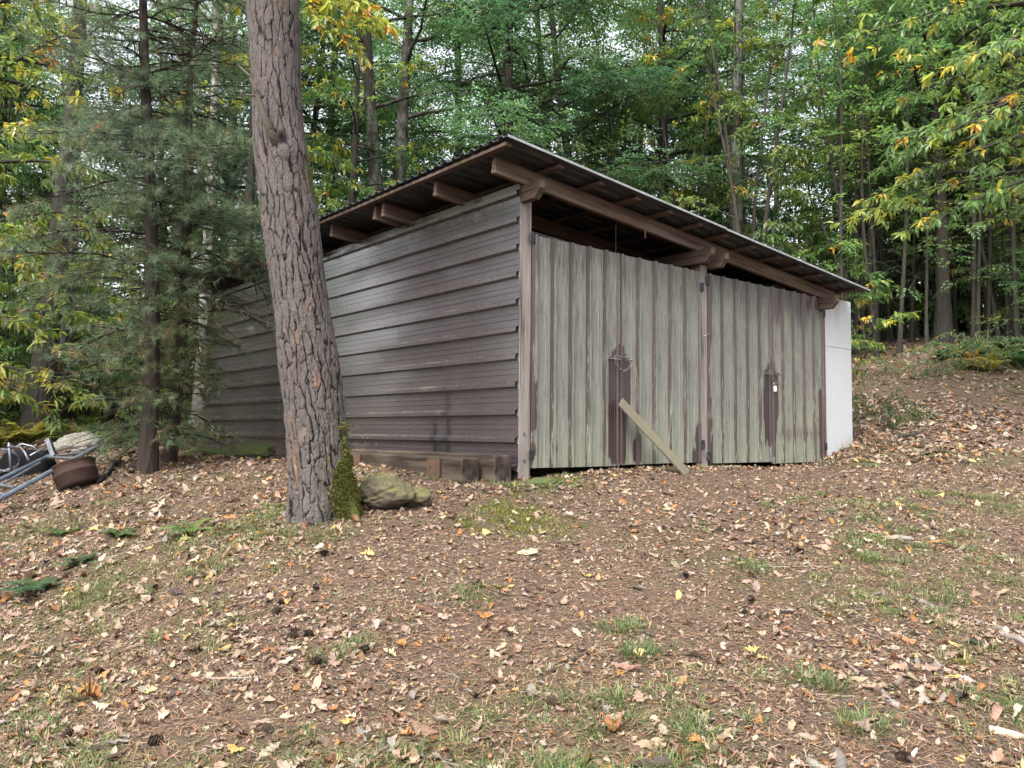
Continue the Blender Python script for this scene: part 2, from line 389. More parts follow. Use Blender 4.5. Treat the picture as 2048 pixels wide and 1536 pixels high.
def rock_mat(name, c1, c2, moss, amt):
    t = NT(name); n = t.noise(t.coord('Object', (1, 1, 1)), 7, 8, .68); n2 = t.noise(t.coord('Object', (1, 1, 1)), 3.2, 4, .6); n3 = t.noise(t.coord('Object', (1, 1, 1)), 45, 3, .6)
    c = t.mix(n, c1, c2); up = t.n('ShaderNodeNewGeometry').outputs['Normal']; sx = t.n('ShaderNodeSeparateXYZ'); t.put(sx.inputs[0], up)
    m = t.ramp(t.math('ADD', t.math('MULTIPLY', sx.outputs[2], .45), t.math('ADD', t.math('MULTIPLY', n2, .9), amt - .75)), [(.3, 0.), (.6, 1.)])
    c = t.mix(t.math('MULTIPLY', m, .85), c, t.mix(n3, moss, tuple(x * 1.9 for x in moss)))
    c = t.mix(t.ramp(n3, [(.36, .7), (.46, 0.)]), c, (.05, .045, .035))
    return t.end(t.pbr(c, .92, normal=t.bump(t.math('ADD', n, t.math('MULTIPLY', n3, .4)), .9, .02), spec=.2))
M_ROCK = rock_mat('boulder_stone', (.05, .04, .028), (.115, .098, .07), (.075, .072, .028), .5)
M_MROCK = rock_mat('mossy_stone', (.09, .09, .08), (.16, .155, .14), (.04, .052, .010), .9)
M_PROCK = rock_mat('pale_stone', (.17, .155, .135), (.26, .245, .22), (.2, .19, .13), .1)

def ground_mat():
    t = NT('needle_litter_soil'); P = t.n('ShaderNodeNewGeometry').outputs['Position']
    def mp(s, rot=0):
        m = t.n('ShaderNodeMapping'); t.put(m.inputs[0], P); m.inputs['Scale'].default_value = s; m.inputs['Rotation'].default_value = (0, 0, rot); return m.outputs[0]
    n1 = t.noise(mp((1, 1, 1)), 1.3, 5, .6); n2 = t.noise(mp((1, 1, 1)), 60, 6, .7)
    s1 = t.noise(mp((40, 260, 40), .6), 1, 3, .6); s2 = t.noise(mp((260, 40, 40), .2), 1, 3, .6); s3 = t.noise(mp((200, 60, 40), 1.1), 1, 3, .6)
    c = t.mix(n1, (.055, .038, .028), (.092, .066, .049))
    c = t.mix(t.ramp(n2, [(.4, 0.), (.62, 1.)]), c, (.06, .042, .03))
    for k, (s, col) in enumerate(((s1, (.185, .125, .088)), (s2, (.15, .098, .068)), (s3, (.225, .165, .122)))):
        c = t.mix(t.math('MULTIPLY', t.ramp(s, [(.52, 0.), (.64, 1.)]), .75), c, col)
    vc = t.n('ShaderNodeTexVoronoi'); t.put(vc.inputs['Vector'], mp((1, 1, 1))); vc.inputs['Scale'].default_value = 21
    vm = t.ramp(vc.outputs['Distance'], [(.26, 1.), (.34, 0.)]); vsel = t.n('ShaderNodeSeparateColor'); t.put(vsel.inputs[0], vc.outputs['Color'])
    lf = t.ramp(vsel.outputs[0], [(0, (.2, .125, .08)), (.4, (.30, .205, .145)), (.8, (.25, .14, .08)), (1, (.36, .27, .19))])
    c = t.mix(t.math('MULTIPLY', t.math('MULTIPLY', vm, t.math('GREATER_THAN', vsel.outputs[1], .55)), .8), c, lf)
    gm = t.attr('moss'); gn = t.noise(mp((1, 1, 1)), 9, 6, .7)
    g = t.ramp(t.math('ADD', gm, t.math('MULTIPLY', t.math('SUBTRACT', gn, .5), 1.4)), [(.42, 0.), (.75, 1.)])
    gc = t.mix(n2, (.05, .052, .02), (.10, .10, .045))
    c = t.mix(t.math('MULTIPLY', g, .8), c, gc)
    hgt = t.math('ADD', t.math('ADD', n2, s1), t.math('ADD', s2, vm))
    return t.end(t.pbr(c, .95, normal=t.bump(hgt, .8, .012), spec=.15))
M_GROUND = ground_mat()
def vcol_mat(name, rough=.6, trans=.15, spec=.3):
    t = NT(name); a = t.attr('col', 'Color'); n = t.noise(t.coord('Object', (1, 1, 1)), 55, 4, .6)
    c = t.mix(1, a, t.ramp(n, [(.25, .62), (.75, 1.2)]), 'MULTIPLY'); p = t.pbr(c, rough, spec=spec)
    tr = t.n('ShaderNodeBsdfTranslucent'); t.put(tr.inputs[0], c); mx = t.n('ShaderNodeMixShader'); mx.inputs[0].default_value = trans
    t.t.links.new(p, mx.inputs[1]); t.t.links.new(tr.outputs[0], mx.inputs[2]); return t.end(mx.outputs[0])
M_LITTER = vcol_mat('dead_leaves', .6, .15)
M_NLIT = vcol_mat('dead_needles', .7, .0)

# ================================================================== GROUND
def build_ground():
    N = 420; u = np.linspace(-1, 1, N); g = 2.2 * np.sinh(4.7 * u)
    X, Y = np.meshgrid(g + .2, g - 1.6, indexing='ij'); Z = gz(X, Y)
    V = np.stack([X, Y, Z], -1).reshape(-1, 3); i = np.arange(N - 1); I, J = np.meshgrid(i, i, indexing='ij')
    Q = np.stack([I * N + J, (I + 1) * N + J, (I + 1) * N + J + 1, I * N + J + 1], -1).reshape(-1, 4)
    x, y = V[:, 0], V[:, 1]; p3 = np.stack([x, y, 0 * x], 1)
    moss = .12 + .4 * fbm(p3 * .7, 21, 3) + .22 * np.clip((-.9 - y) / 1.5, 0, 1) * (x < 4)
    def blob(cx, cy, r, a): return a * np.exp(-((x - cx) ** 2 + (y - cy) ** 2) / r ** 2)
    moss += blob(-.95, -1.05, .5, .9) + blob(-.75, -.7, .35, .6) + blob(.35, -.1, .35, .7) + blob(6.6, -1.2, 1.2, .4) + blob(-3.3, .4, .9, .4)
    moss -= blob(2.3, -.9, 1.5, .5) + blob(-1.6, .9, 1.0, .35)
    moss = np.where(np.hypot(x - 2, y) > 16, .2, moss)
    o = MB().add(V, Q, moss=np.clip(moss, 0, 1)).build('ground', M_GROUND, smooth=True)
    tag(o, 'forest floor of brown pine needles, soil and moss rising to the shed', kind='structure')
build_ground()

# ================================================================== SHED
shed = thing('shed', 'open eaved shed clad in brown ribbed steel with lichened doors and a low grey roof', 'shed', (0, 0, 0))
def orient(o, p0, p1, up=(0, 0, 1)):
    p0 = Vector(p0); p1 = Vector(p1); x = (p1 - p0).normalized(); z = Vector(up); z = (z - x * z.dot(x)).normalized(); y = z.cross(x)
    o.matrix_local = Matrix(((x.x, y.x, z.x, p0.x), (x.y, y.y, z.y, p0.y), (x.z, y.z, z.z, p0.z), (0, 0, 0, 1)))
    return o
def beam(name, p0, p1, wd, ht, mat, parent=None, up=(0, 0, 1), bev=.006, seed=None, seg=True):
    """a timber whose local x runs along its length; p0, p1 are on the middle of its lower face"""
    L = (Vector(p1) - Vector(p0)).length; o = MB().box((0, -wd / 2, 0), (L, wd / 2, ht), bev).build(name, mat, parent)
    return orient(o, p0, p1, up)
def prism(name, prof, wd, mat, parent, p0, p1, up=(0, 0, 1)):
    n = len(prof); V = [(x, -wd / 2, z) for x, z in prof] + [(x, wd / 2, z) for x, z in prof]
    Q = [(i, (i + 1) % n, n + (i + 1) % n, n + i) for i in range(n)]; T = [(0, i, i + 1) for i in range(1, n - 1)]; T = [t[::-1] for t in T] + [(n, n + i, n + i + 1) for i in range(1, n - 1)]
    T = [t[::-1] for t in T]; Q = [q[::-1] for q in Q]
    return orient(MB().add(V, Q, T).build(name, mat, parent), p0, p1, up)

# ---- posts and timbers
beam('post', (.07, .075, -.1), (.07, .075, 2.56), .14, .14, M_POST, shed, up=(0, -1, 0)).location.y = .145
SL = -.086
def zr(x): return 2.709 + SL * (x + .35)
def post(x, y, h, wd, dp, mat):           # box post with its front face at y
    o = MB().box((0, -wd / 2, -dp / 2), (h + .1, wd / 2, dp / 2), .006).build('post', mat, shed)
    return orient(o, (x, y + dp / 2, -.1), (x, y + dp / 2, h), (0, -1, 0))
bpy.data.objects.remove([o for o in bpy.data.objects if o.name == 'post'][0])
post(.07, 0, 2.56, .14, .14, M_POST)
post(2.685, -.022, 2.32, .12, .14, M_POST)
post(5.292, -.01, 2.09, .075, .12, M_RUSTW)
for x, y in ((.08, 2.0), (.08, 4.1), (.08, 6.2), (.08, 7.9), (5.2, 2.6), (5.2, 5.2), (5.2, 7.9), (2.63, 4), (2.63, 7.9)):
    post(x, y, zr(x) - .15, .11, .11, M_POST)
def plate(x, z1, y0=-.26):
    L = 8.2 - y0; h = .15; prof = [(0, h * .55), (.075, 0), (L, 0), (L, h), (0, h)]
    prism('plate_beam', prof, .07, M_BEAM, shed, (x, y0, z1 - h), (x, 8.2, z1 - h))
plate(.037, zr(0) - .003); plate(2.535, zr(2.55) - .002); plate(2.79, zr(2.78) - .002); plate(5.2, zr(5.2) - .002)
for y in (-.03, .88, 1.86, 2.03, 3.03, 4.1, 5.2, 6.3, 7.86):
    beam('rafter', (-.35, y, zr(-.35)), (5.5, y, zr(5.5)), .055, .15, M_BEAM, shed)
for x in (-.40, .22, .74, 1.26, 1.76, 2.26, 2.72, 3.24, 3.76, 4.24, 4.72, 5.2, 5.62):
    z = zr(x) + .152
    o = MB().box((0, -.032, 0), (8.72, .032, .035), .004).build('batten', M_BEAM, shed); orient(o, (x, -.31, z), (x, 8.41, z))

# ---- roof sheets: trapezoid ribs running down the slope
def roof(x0, x1, lift, name='roof_sheet'):
    p = []; y = -.37
    while y < 8.5:
        for dy, h in ((0, 0), (.062, 0), (.082, .024), (.112, .024), (.132, 0)): p.append((y + dy, h))
        y += .138
    p = np.array(p); n = len(p); xs = np.linspace(x0, x1, 14); V = []
    for lay in (0, .006):
        for x in xs:
            wob = .006 * vnoise(np.stack([p[:, 0] * 1.3, np.full(n, x * .8), np.full(n, 4.)], 1), 7)
            V.append(np.stack([np.full(n, x), p[:, 0], p[:, 1] + zr(x) + .19 + lift + lay + wob], 1))
    V = np.concatenate(V); m = len(xs); Q = []
    for L in (0, 1):
        b = L * m * n
        for i in range(m - 1):
            r = b + i * n + np.arange(n - 1); q = np.stack([r, r + n, r + n + 1, r + 1], 1); Q.append(q if L else q[:, ::-1])
    top = m * n
    e = np.arange(n - 1); Q.append(np.stack([e, e + 1, top + e + 1, top + e], 1)); e2 = e + (m - 1) * n; Q.append(np.stack([e2, top + e2, top + e2 + 1, e2 + 1], 1))
    r = np.arange(m - 1) * n; Q.append(np.stack([r, top + r, top + r + n, r + n], 1)); r2 = r + n - 1; Q.append(np.stack([r2, r2 + n, top + r2 + n, top + r2], 1))
    MB().add(V, np.concatenate(Q)).build(name, M_ROOF, shed)
roof(-.46, 2.62, .008); roof(2.4, 5.86, 0)
for x0, x1, lf in ((-.462, 2.62, .008), (2.62, 5.862, 0)):  # strips added to the roof front, its bright highlight put into their colour
    z0, z1 = zr(x0) + .186 + lf, zr(x1) + .186 + lf; beam('edge_highlight_strip', (x0, -.375, z0), (x1, -.375, z1), .006, .022, M_EDGE, shed, bev=.001)

# ---- side cladding: ribs lie horizontally and stand out towards -x
def cladding(y0, y1, z0, z1, off, seed, name='wall_cladding'):
    prof = []
    k0 = int(math.floor((z0 - .114) / .25))
    for k in range(k0, 13):
        zc = .114 + .25 * k
        for dz, o in ((-.036, 0), (-.02, .04), (.014, .04), (.034, 0), (.090, 0), (.093, .005), (.104, .005), (.106, 0), (.143, 0), (.145, .005), (.156, .005), (.158, 0)):
            if z0 <= zc + dz <= z1: prof.append((zc + dz, o))
    prof = [(z0, 0)] + prof + [(z1, 0)]; prof = np.array(prof); ny = 70; ys = np.linspace(y0, y1, ny); mb = MB()
    for a, b in zip(prof[:-1], prof[1:]):
        V = []; LI = []
        for z, o in (a, b):
            pts = np.stack([np.zeros(ny), ys, np.full(ny, z)], 1)
            w = .0045 * vnoise(pts * (1, .7, 1.2) + seed, 31) + .0012 * vnoise(pts * (1, 2.2, 3) + seed, 32)
            V.append(np.stack([-.004 - off - o - w, ys, pts[:, 2]], 1))
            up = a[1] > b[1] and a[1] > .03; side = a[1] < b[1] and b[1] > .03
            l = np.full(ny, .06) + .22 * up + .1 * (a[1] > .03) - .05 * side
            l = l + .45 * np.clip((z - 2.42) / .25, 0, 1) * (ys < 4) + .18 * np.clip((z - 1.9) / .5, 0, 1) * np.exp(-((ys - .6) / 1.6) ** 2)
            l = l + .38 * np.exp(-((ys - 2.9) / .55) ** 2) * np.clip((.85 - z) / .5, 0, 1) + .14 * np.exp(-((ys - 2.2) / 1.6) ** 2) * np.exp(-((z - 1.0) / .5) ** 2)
            LI.append(l)
        V = np.vstack(V); l = np.concatenate(LI); i = np.arange(ny - 1)
        yy, zz = V[:, 1], V[:, 2]
        def smear(yc, w_, zt, a): return a * np.exp(-((yy - yc - .05 * (zz - .2)) / w_) ** 2) * np.clip((zt - zz) / .18, 0, 1)
        soot = smear(1.30, .04, .66, .95) + smear(1.06, .045, .98, .9) + smear(1.18, .11, .46, .6)
        mb.add(V, np.stack([i, i + 1, i + ny + 1, i + ny], 1), lich=np.clip(l, 0, 1), soot=np.clip(soot, 0, 1))
    return mb.build(name, M_WALL, shed, smooth=True)
cladding(0, 2.06, -.08, 2.70, .003, 1); cladding(2.03, 5.3, -.08, 2.70, 0, 5); cladding(5.27, 8.12, -.08, 2.68, .003, 9)
def plain_wall(x0, y0, x1, y1, h0, h1, name):
    L = math.hypot(x1 - x0, y1 - y0); d = np.array([x1 - x0, y1 - y0]) / L; nn = np.array([d[1], -d[0]]); s = 0; P = []
    while s < L:
        for ds, o in ((0, 0), (.06, .03), (.1, .03), (.14, 0)):
            if s + ds <= L: P.append((s + ds, o))
        s += .25
    P = np.array(P + [(L, 0)]); n = len(P); xy = np.array([x0, y0]) + P[:, :1] * d + P[:, 1:] * nn
    top = h0 + (h1 - h0) * P[:, 0] / L
    V = np.vstack([np.column_stack([xy, np.full(n, -.1)]), np.column_stack([xy, top])]); i = np.arange(n - 1)
    MB().add(V, np.stack([i, i + 1, i + n + 1, i + n], 1)).build(name, M_DARKIN, shed)
plain_wall(5.28, 8.1, 0.02, 8.1, zr(5.28), zr(0), 'back_wall'); plain_wall(5.33, .13, 5.33, 8.1, zr(5.33), zr(5.33), 'end_wall')
MB().box((.16, .16, -.1), (5.25, 8.05, -.05)).build('floor_slab', M_CONC, shed)

# ---- doors
def door(x0, wd, pitch, zb, zt, seed, seam, hinge, dz=0, wet=0, tilt=0):
    H = zt - zb; prof = [(0, 0)]; x = 0.0
    rw = .066
    segs = [(0, 0), (.016, .036), (.046, .036), (.062, 0)]
    s1 = (pitch - .062) / 3
    while x < wd - .05:
        for dx, o in segs: prof.append((x + dx, o))
        for q in (1, 2):
            c = x + .062 + s1 * q
            for dx, o in ((-.006, 0), (-.002, .003), (.003, .003), (.007, 0)): prof.append((c + dx, o))
        x += pitch
    prof = [p for p in prof if p[0] <= wd - .03] + [(wd - .026, 0), (wd - .012, .02), (wd, .02)]
    prof = np.array(sorted(set(prof))); nz = 90; zs = np.linspace(0, H, nz); mb = MB(); rng = np.random.default_rng(seed)
    jag = {}
    for a, b in zip(prof[:-1], prof[1:]):
        V = []; A = {'lich': [], 'bare': [], 'green': []}
        for px, o in (a, b):
            p = np.stack([np.full(nz, px), np.zeros(nz), zs], 1)
            wob = .003 * vnoise(p * (2, 1, 1.2) + seed * 7, 41)
            cell = round(px / pitch); edge = .006 * math.sin(cell * 12.9 + seed * 3)
            V.append(np.stack([p[:, 0], -o - wob, zs + .5 * edge * (zs < .001)], 1))
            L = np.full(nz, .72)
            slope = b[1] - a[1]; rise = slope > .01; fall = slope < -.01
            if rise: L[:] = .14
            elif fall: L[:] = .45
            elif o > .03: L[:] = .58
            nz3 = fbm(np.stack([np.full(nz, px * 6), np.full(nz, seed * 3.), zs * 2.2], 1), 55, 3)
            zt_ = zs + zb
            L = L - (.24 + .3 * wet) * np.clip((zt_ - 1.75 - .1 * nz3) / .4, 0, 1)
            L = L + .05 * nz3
            # rubbed / rain washed streak below the latch, ragged at the bottom
            ex = abs(px - seam); zl = 1.16
            wl = np.where(zt_ < zl, .135 - .045 * np.clip((zl - zt_ - .5) / .6, 0, 1), .12 * np.clip(1 - (zt_ - zl) / .17, 0, 1))
            jn = fbm(np.stack([np.full(nz, px * 26), np.full(nz, seed * 1.), zs * 1.1], 1), 61, 3)
            jn2 = fbm(np.stack([np.full(nz, px * 60), np.full(nz, seed * 2.), zs * 7], 1), 63, 2)
            bare = np.clip((wl * (1 + .12 * jn) - ex) / .008, 0, 1) * np.clip((zt_ - (.28 + .45 * max(0, jn.mean() * 1.6) if wet else .1)) / .12, 0, 1)
            # patches at the foot of the middle post, and small scars
            def scar(cx, cz, rx, rz): return np.clip(1.6 - np.hypot((px - cx) / rx, (zt_ - cz) / rz) + 1.5 * jn + .8 * jn2, 0, 1)
            for s_ in SCARS.get(seed, []): bare = np.maximum(bare, scar(*s_))
            if wet == 1:                     # the last door: wet dark band near its foot, green above
                bare = np.maximum(bare, np.clip(1.0 - abs(zt_ - .45) / .14 + .8 * jn, 0, 1) * .2)
            g = np.clip(.05 + .55 * np.clip((1.1 - zt_) / .9, 0, 1) + .25 * (wet > .5) + .3 * nz3, 0, 1)
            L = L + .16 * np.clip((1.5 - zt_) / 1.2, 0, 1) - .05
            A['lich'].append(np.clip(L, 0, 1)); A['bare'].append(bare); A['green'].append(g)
        i = np.arange(nz - 1)
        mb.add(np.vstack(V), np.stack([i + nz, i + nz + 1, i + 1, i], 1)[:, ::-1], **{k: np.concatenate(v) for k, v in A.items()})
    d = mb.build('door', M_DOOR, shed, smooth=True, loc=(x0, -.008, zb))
    # steel frame behind the sheet
    fr = MB()
    for lo, hi in (((0.02, .008, .02), (.06, .045, H - .05)), ((wd - .06, .008, .02), (wd - .02, .045, H - .05)), ((.06, .01, .03), (wd - .06, .044, .07)), ((.06, .01, 1.0), (wd - .06, .044, 1.04)), ((.06, .01, H - .1), (wd - .06, .044, H - .06))):
        fr.box(lo, hi)
    fr.build('frame', M_BLACK, d)
    for zh in hinge[1]:
        hb = MB(); hx = hinge[0]
        hb.box((hx - .035, -.034, zh - .045), (hx + .03, -.024, zh + .045), .003); hb.tube([(hx, -.03, zh - .05), (hx, -.03, zh + .05)], .009, 8)
        hb.build('hinge', M_BLACK, d)
    # pull bar next to the seam
    s = -1 if seam > wd / 2 else 1; zl = 1.165 - zb; hx = seam
    h = MB(); h.tube([(hx + s * .03, -.062, zl), (hx + s * .135, -.058, zl + .006)], .0085, 8); h.tube([(hx + s * .11, -.0, zl + .004), (hx + s * .11, -.066, zl + .004)], .007, 6); h.tube([(hx + s * .105, -.058, zl + .0), (hx + s * .1, -.058, zl + .035)], .005, 6)
    h.build('pull_bar', M_CHROME, d)
    return d
SCARS = {1: [(.335, .78, .022, .04), (.43, .8, .010, .05), (.275, .35, .010, .11), (.02, .3, .012, .3)],
         2: [(1.27, .28, .025, .2), (1.22, .14, .04, .06), (.27, .28, .012, .05)],
         3: [(.03, .2, .035, .12), (.0, .9, .015, .6), (1.2, .5, .03, .1)],
         4: [(1.18, .35, .04, .3), (.03, .5, .04, .22)]}
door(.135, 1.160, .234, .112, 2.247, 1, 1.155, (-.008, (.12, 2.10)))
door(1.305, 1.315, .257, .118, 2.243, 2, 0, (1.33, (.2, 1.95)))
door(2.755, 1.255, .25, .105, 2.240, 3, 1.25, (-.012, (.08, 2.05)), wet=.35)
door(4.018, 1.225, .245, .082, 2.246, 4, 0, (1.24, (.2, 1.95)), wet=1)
# strips of timber seen behind the seams
# white boards closing the end
def panel(x0, z0, x1, z1, name, skew=0):
    nx, nz = 14, 30; xs = np.linspace(x0, x1, nx); zs = np.linspace(z0, z1, nz); X, Z = np.meshgrid(xs, zs, indexing='ij'); V = []
    for y in (.0, .018): V.append(np.stack([X, np.full_like(X, y) + 0 * X, Z], -1).reshape(-1, 3))
    V = np.vstack(V); n = nx * nz; i, j = np.meshgrid(np.arange(nx - 1), np.arange(nz - 1), indexing='ij'); b = (i * nz + j).ravel()
    q = np.stack([b, b + nz, b + nz + 1, b + 1], 1); Q = [q, (q + n)[:, ::-1]]
    def side(idx): idx = np.array(idx); return np.stack([idx[:-1], idx[:-1] + n, idx[1:] + n, idx[1:]], 1)
    Q += [side(np.arange(nz)), side((nx - 1) * nz + np.arange(nz))[:, ::-1], side(np.arange(nx) * nz)[:, ::-1], side(np.arange(nx) * nz + nz - 1)]
    l = .22 + .6 * np.exp(-((V[:, 0] - 5.62) / .22) ** 2) * np.clip((V[:, 2] - 1.7) / .5, 0, 1) + .6 * np.clip((.52 - V[:, 2]) / .25, 0, 1) * np.clip((V[:, 0] - 5.4) / .5, .2, 1)
    MB().add(V, np.concatenate(Q), lich=l).build(name, M_PANEL, shed)
panel(5.325, .06, 6.035, 1.612, 'white_board'); panel(5.325, 1.618, 6.04, 2.28, 'white_board')
for x, z in ((5.36, 1.55), (5.36, .9), (5.36, .4), (5.99, 2.2), (5.99, 1.7), (5.99, 1.2), (5.99, .7), (5.36, 1.7)): MB().tube([(x, -.002, z), (x, .004, z)], .006, 8).build('nail_head', M_RUST, shed)
post(5.99, .025, 2.26, .07, .07, M_POST)
# small details of the shed
beam('ledger_strip', (.15, .135, 2.3), (5.2, .135, 2.05), .03, .03, M_DARKIN, shed)
beam('wood_peg', (1.62, -.075, 2.44), (1.62, -.075, 2.53), .018, .018, M_BEAM, shed, up=(0, -1, 0))
MB().tube([(1.30, .03, 2.0), (1.3, .03, 2.72)], .004, 6).build('drop_rod', M_BLACK, shed)
for z in (.42, .18): MB().tube([(.065, .001, z), (.065, -.008, z)], .014, 10).build('bolt_head', M_GALV, shed)
MB().box((2.45, -.13, -.05), (3.2, .06, .075), .015).build('door_sill', M_CONC, shed)
for p, r0 in (([(2.66, -.03, 1.52), (2.69, -.05, 1.53), (2.74, -.045, 1.55)], .004), ([(2.64, -.04, .22), (2.70, -.05, .19), (2.73, -.05, .15)], .005)): MB().tube(p, r0, 5).build('tie_wire', M_CHROME, shed)

# ---- chains and the padlock hang on the pull bars
def chain(name, pts, label, n):
    P = np.array(pts, float); s = np.concatenate([[0], np.cumsum(np.linalg.norm(np.diff(P, axis=0), axis=1))]); t = np.linspace(0, s[-1], n + 1)
    C = np.stack([np.interp(t, s, P[:, k]) for k in range(3)], 1); mb = MB()
    for i in range(n):
        c = (C[i] + C[i + 1]) / 2; d = nrm(C[i + 1] - C[i]); L = np.linalg.norm(C[i + 1] - C[i]) * .68
        sd_ = nrm(np.cross(d, (0, 1, 0.2))); sd_ = sd_ if i % 2 else nrm(np.cross(d, sd_))
        a = np.linspace(0, 2 * math.pi, 13); ring = c + np.outer(np.cos(a) * L, d) + np.outer(np.sin(a) * .011, sd_)
        mb.tube(ring, .003, 6, cap=False)
    return tag(mb.build(name, M_CHAIN, smooth=True), label, 'chain')
chain('door_chain', [(1.17, -.075, 1.20), (1.24, -.085, 1.19), (1.33, -.085, 1.185), (1.41, -.075, 1.165), (1.40, -.08, 1.12), (1.37, -.08, 1.075), (1.31, -.08, 1.05), (1.24, -.08, 1.065), (1.19, -.075, 1.12), (1.17, -.075, 1.18)],
      'long bright chain sagging between the pull bars of the two left doors', 22)
chain('door_chain', [(3.89, -.075, 1.19), (3.95, -.085, 1.2), (4.03, -.085, 1.185), (4.12, -.075, 1.17), (4.115, -.08, 1.13), (4.08, -.08, 1.08), (4.03, -.08, 1.06), (3.97, -.08, 1.09), (3.93, -.075, 1.14), (3.9, -.075, 1.18)],
      'short bright chain on the right doors carrying a padlock', 16)
pl = thing('padlock', 'small silver padlock hanging from the chain on the right doors', 'padlock', (3.995, -.085, .985)); pl.rotation_euler = (0, R_(-14), 0)
MB().box((-.027, -.011, -.035), (.027, .011, .032), .006).build('lock_body', M_TAG, pl)
a = np.linspace(0, math.pi, 9)
MB().tube([(.017, 0, .025), *[(math.cos(t) * .017, 0, .055 + math.sin(t) * .02) for t in a], (-.017, 0, .025)], .0045, 8).build('shackle', M_CHROME, pl, smooth=True)

# ---- board leaning on the doors
p0 = np.array([1.86, -.42, g1(1.86, -.42) - .01]); p1 = np.array([1.245, -.075, .74])
bd = beam('leaning_board', p0, p1, .15, .02, M_BOARD, up=(.25, -.9, .3))
tag(bd, 'old greenish plank propped slantwise against the double doors', 'plank')

# ================================================================== FOREGROUND PINE
def worley(u, v, per, seed):
    """F2-F1 seam distance, cell id, and how sideways (1) or lengthwise (0) the two neighbours lie"""
    iu, iv = np.floor(u).astype(int), np.floor(v).astype(int); f1 = np.full(u.shape, 9.); f2 = f1.copy(); idr = np.zeros(u.shape); z0 = np.zeros(u.shape); x1, y1, x2, y2 = z0, z0, z0, z0
    for du in (-1, 0, 1):
        for dv in (-1, 0, 1):
            cu_, cv_ = iu + du, iv + dv; cm = np.mod(cu_, per); z = np.zeros_like(cm)
            x = cu_ + .5 + .36 * (2 * _hash(cm, cv_, z, seed) - 1); y = cv_ + .5 + .48 * (2 * _hash(cm, cv_, z + 1, seed) - 1) + .5 * (cm % 2)
            d = np.hypot(u - x, v - y); h = _hash(cm, cv_, z + 2, seed); near = d < f1; sec = (~near) & (d < f2)
            f2 = np.where(near, f1, np.where(sec, d, f2)); x2 = np.where(near, x1, np.where(sec, x, x2)); y2 = np.where(near, y1, np.where(sec, y, y2))
            idr = np.where(near, h, idr); f1 = np.where(near, d, f1); x1 = np.where(near, x, x1); y1 = np.where(near, y, y1)
    return f2 - f1, idr, np.abs(x2 - x1) / np.maximum(np.hypot(x2 - x1, y2 - y1), 1e-6)
def pine_bark_mat():
    t = NT('pine_bark'); ck = t.attr('crack'); idr = t.attr('plate'); ms = t.attr('moss'); fl = t.attr('flake')
    n1 = t.noise(t.coord('Object', (26, 26, 7)), 2, 7, .68); n2 = t.noise(t.coord('Object', (1, 1, 1)), 70, 5, .65); n3 = t.noise(t.coord('Object', (3, 3, 1.2)), 2, 3)
    c = t.mix(n1, (.050, .043, .041), (.155, .138, .132)); c = t.mix(t.math('MULTIPLY', idr, .6), c, (.098, .085, .079)); c = t.mix(t.ramp(n3, [(.5, 0.), (.7, .4)]), c, (.10, .075, .06))
    c = t.mix(t.ramp(n2, [(.35, .55), (.5, 0.)]), c, (.09, .07, .06))
    c = t.mix(t.ramp(ck, [(.2, 1.), (.55, .45), (.85, 0.)]), c, (.010, .008, .008))
    c = t.mix(fl, c, (.26, .15, .085))
    mm = t.ramp(t.math('ADD', ms, t.math('MULTIPLY', t.math('SUBTRACT', n2, .5), 1.1)), [(.4, 0.), (.65, 1.)]); c = t.mix(mm, c, t.mix(n2, (.03, .038, .009), (.085, .09, .022)))
    return t.end(t.pbr(c, .9, normal=t.bump(t.math('ADD', n1, t.math('MULTIPLY', n2, .6)), 1.0, .012), spec=.2))
M_PBARK = pine_bark_mat()
fwd = nrm(np.array([-cb[0], -cb[1], 0])); rgt = np.array([fwd[1], -fwd[0], 0])
PZ = 5.7
def photo_ray(px, py, Z):                   # surveyed photo measurements -> metres
    return CAM + (-cb + cr * (px - 1024) / 1600 + cu * (768 - py) / 1600) * Z
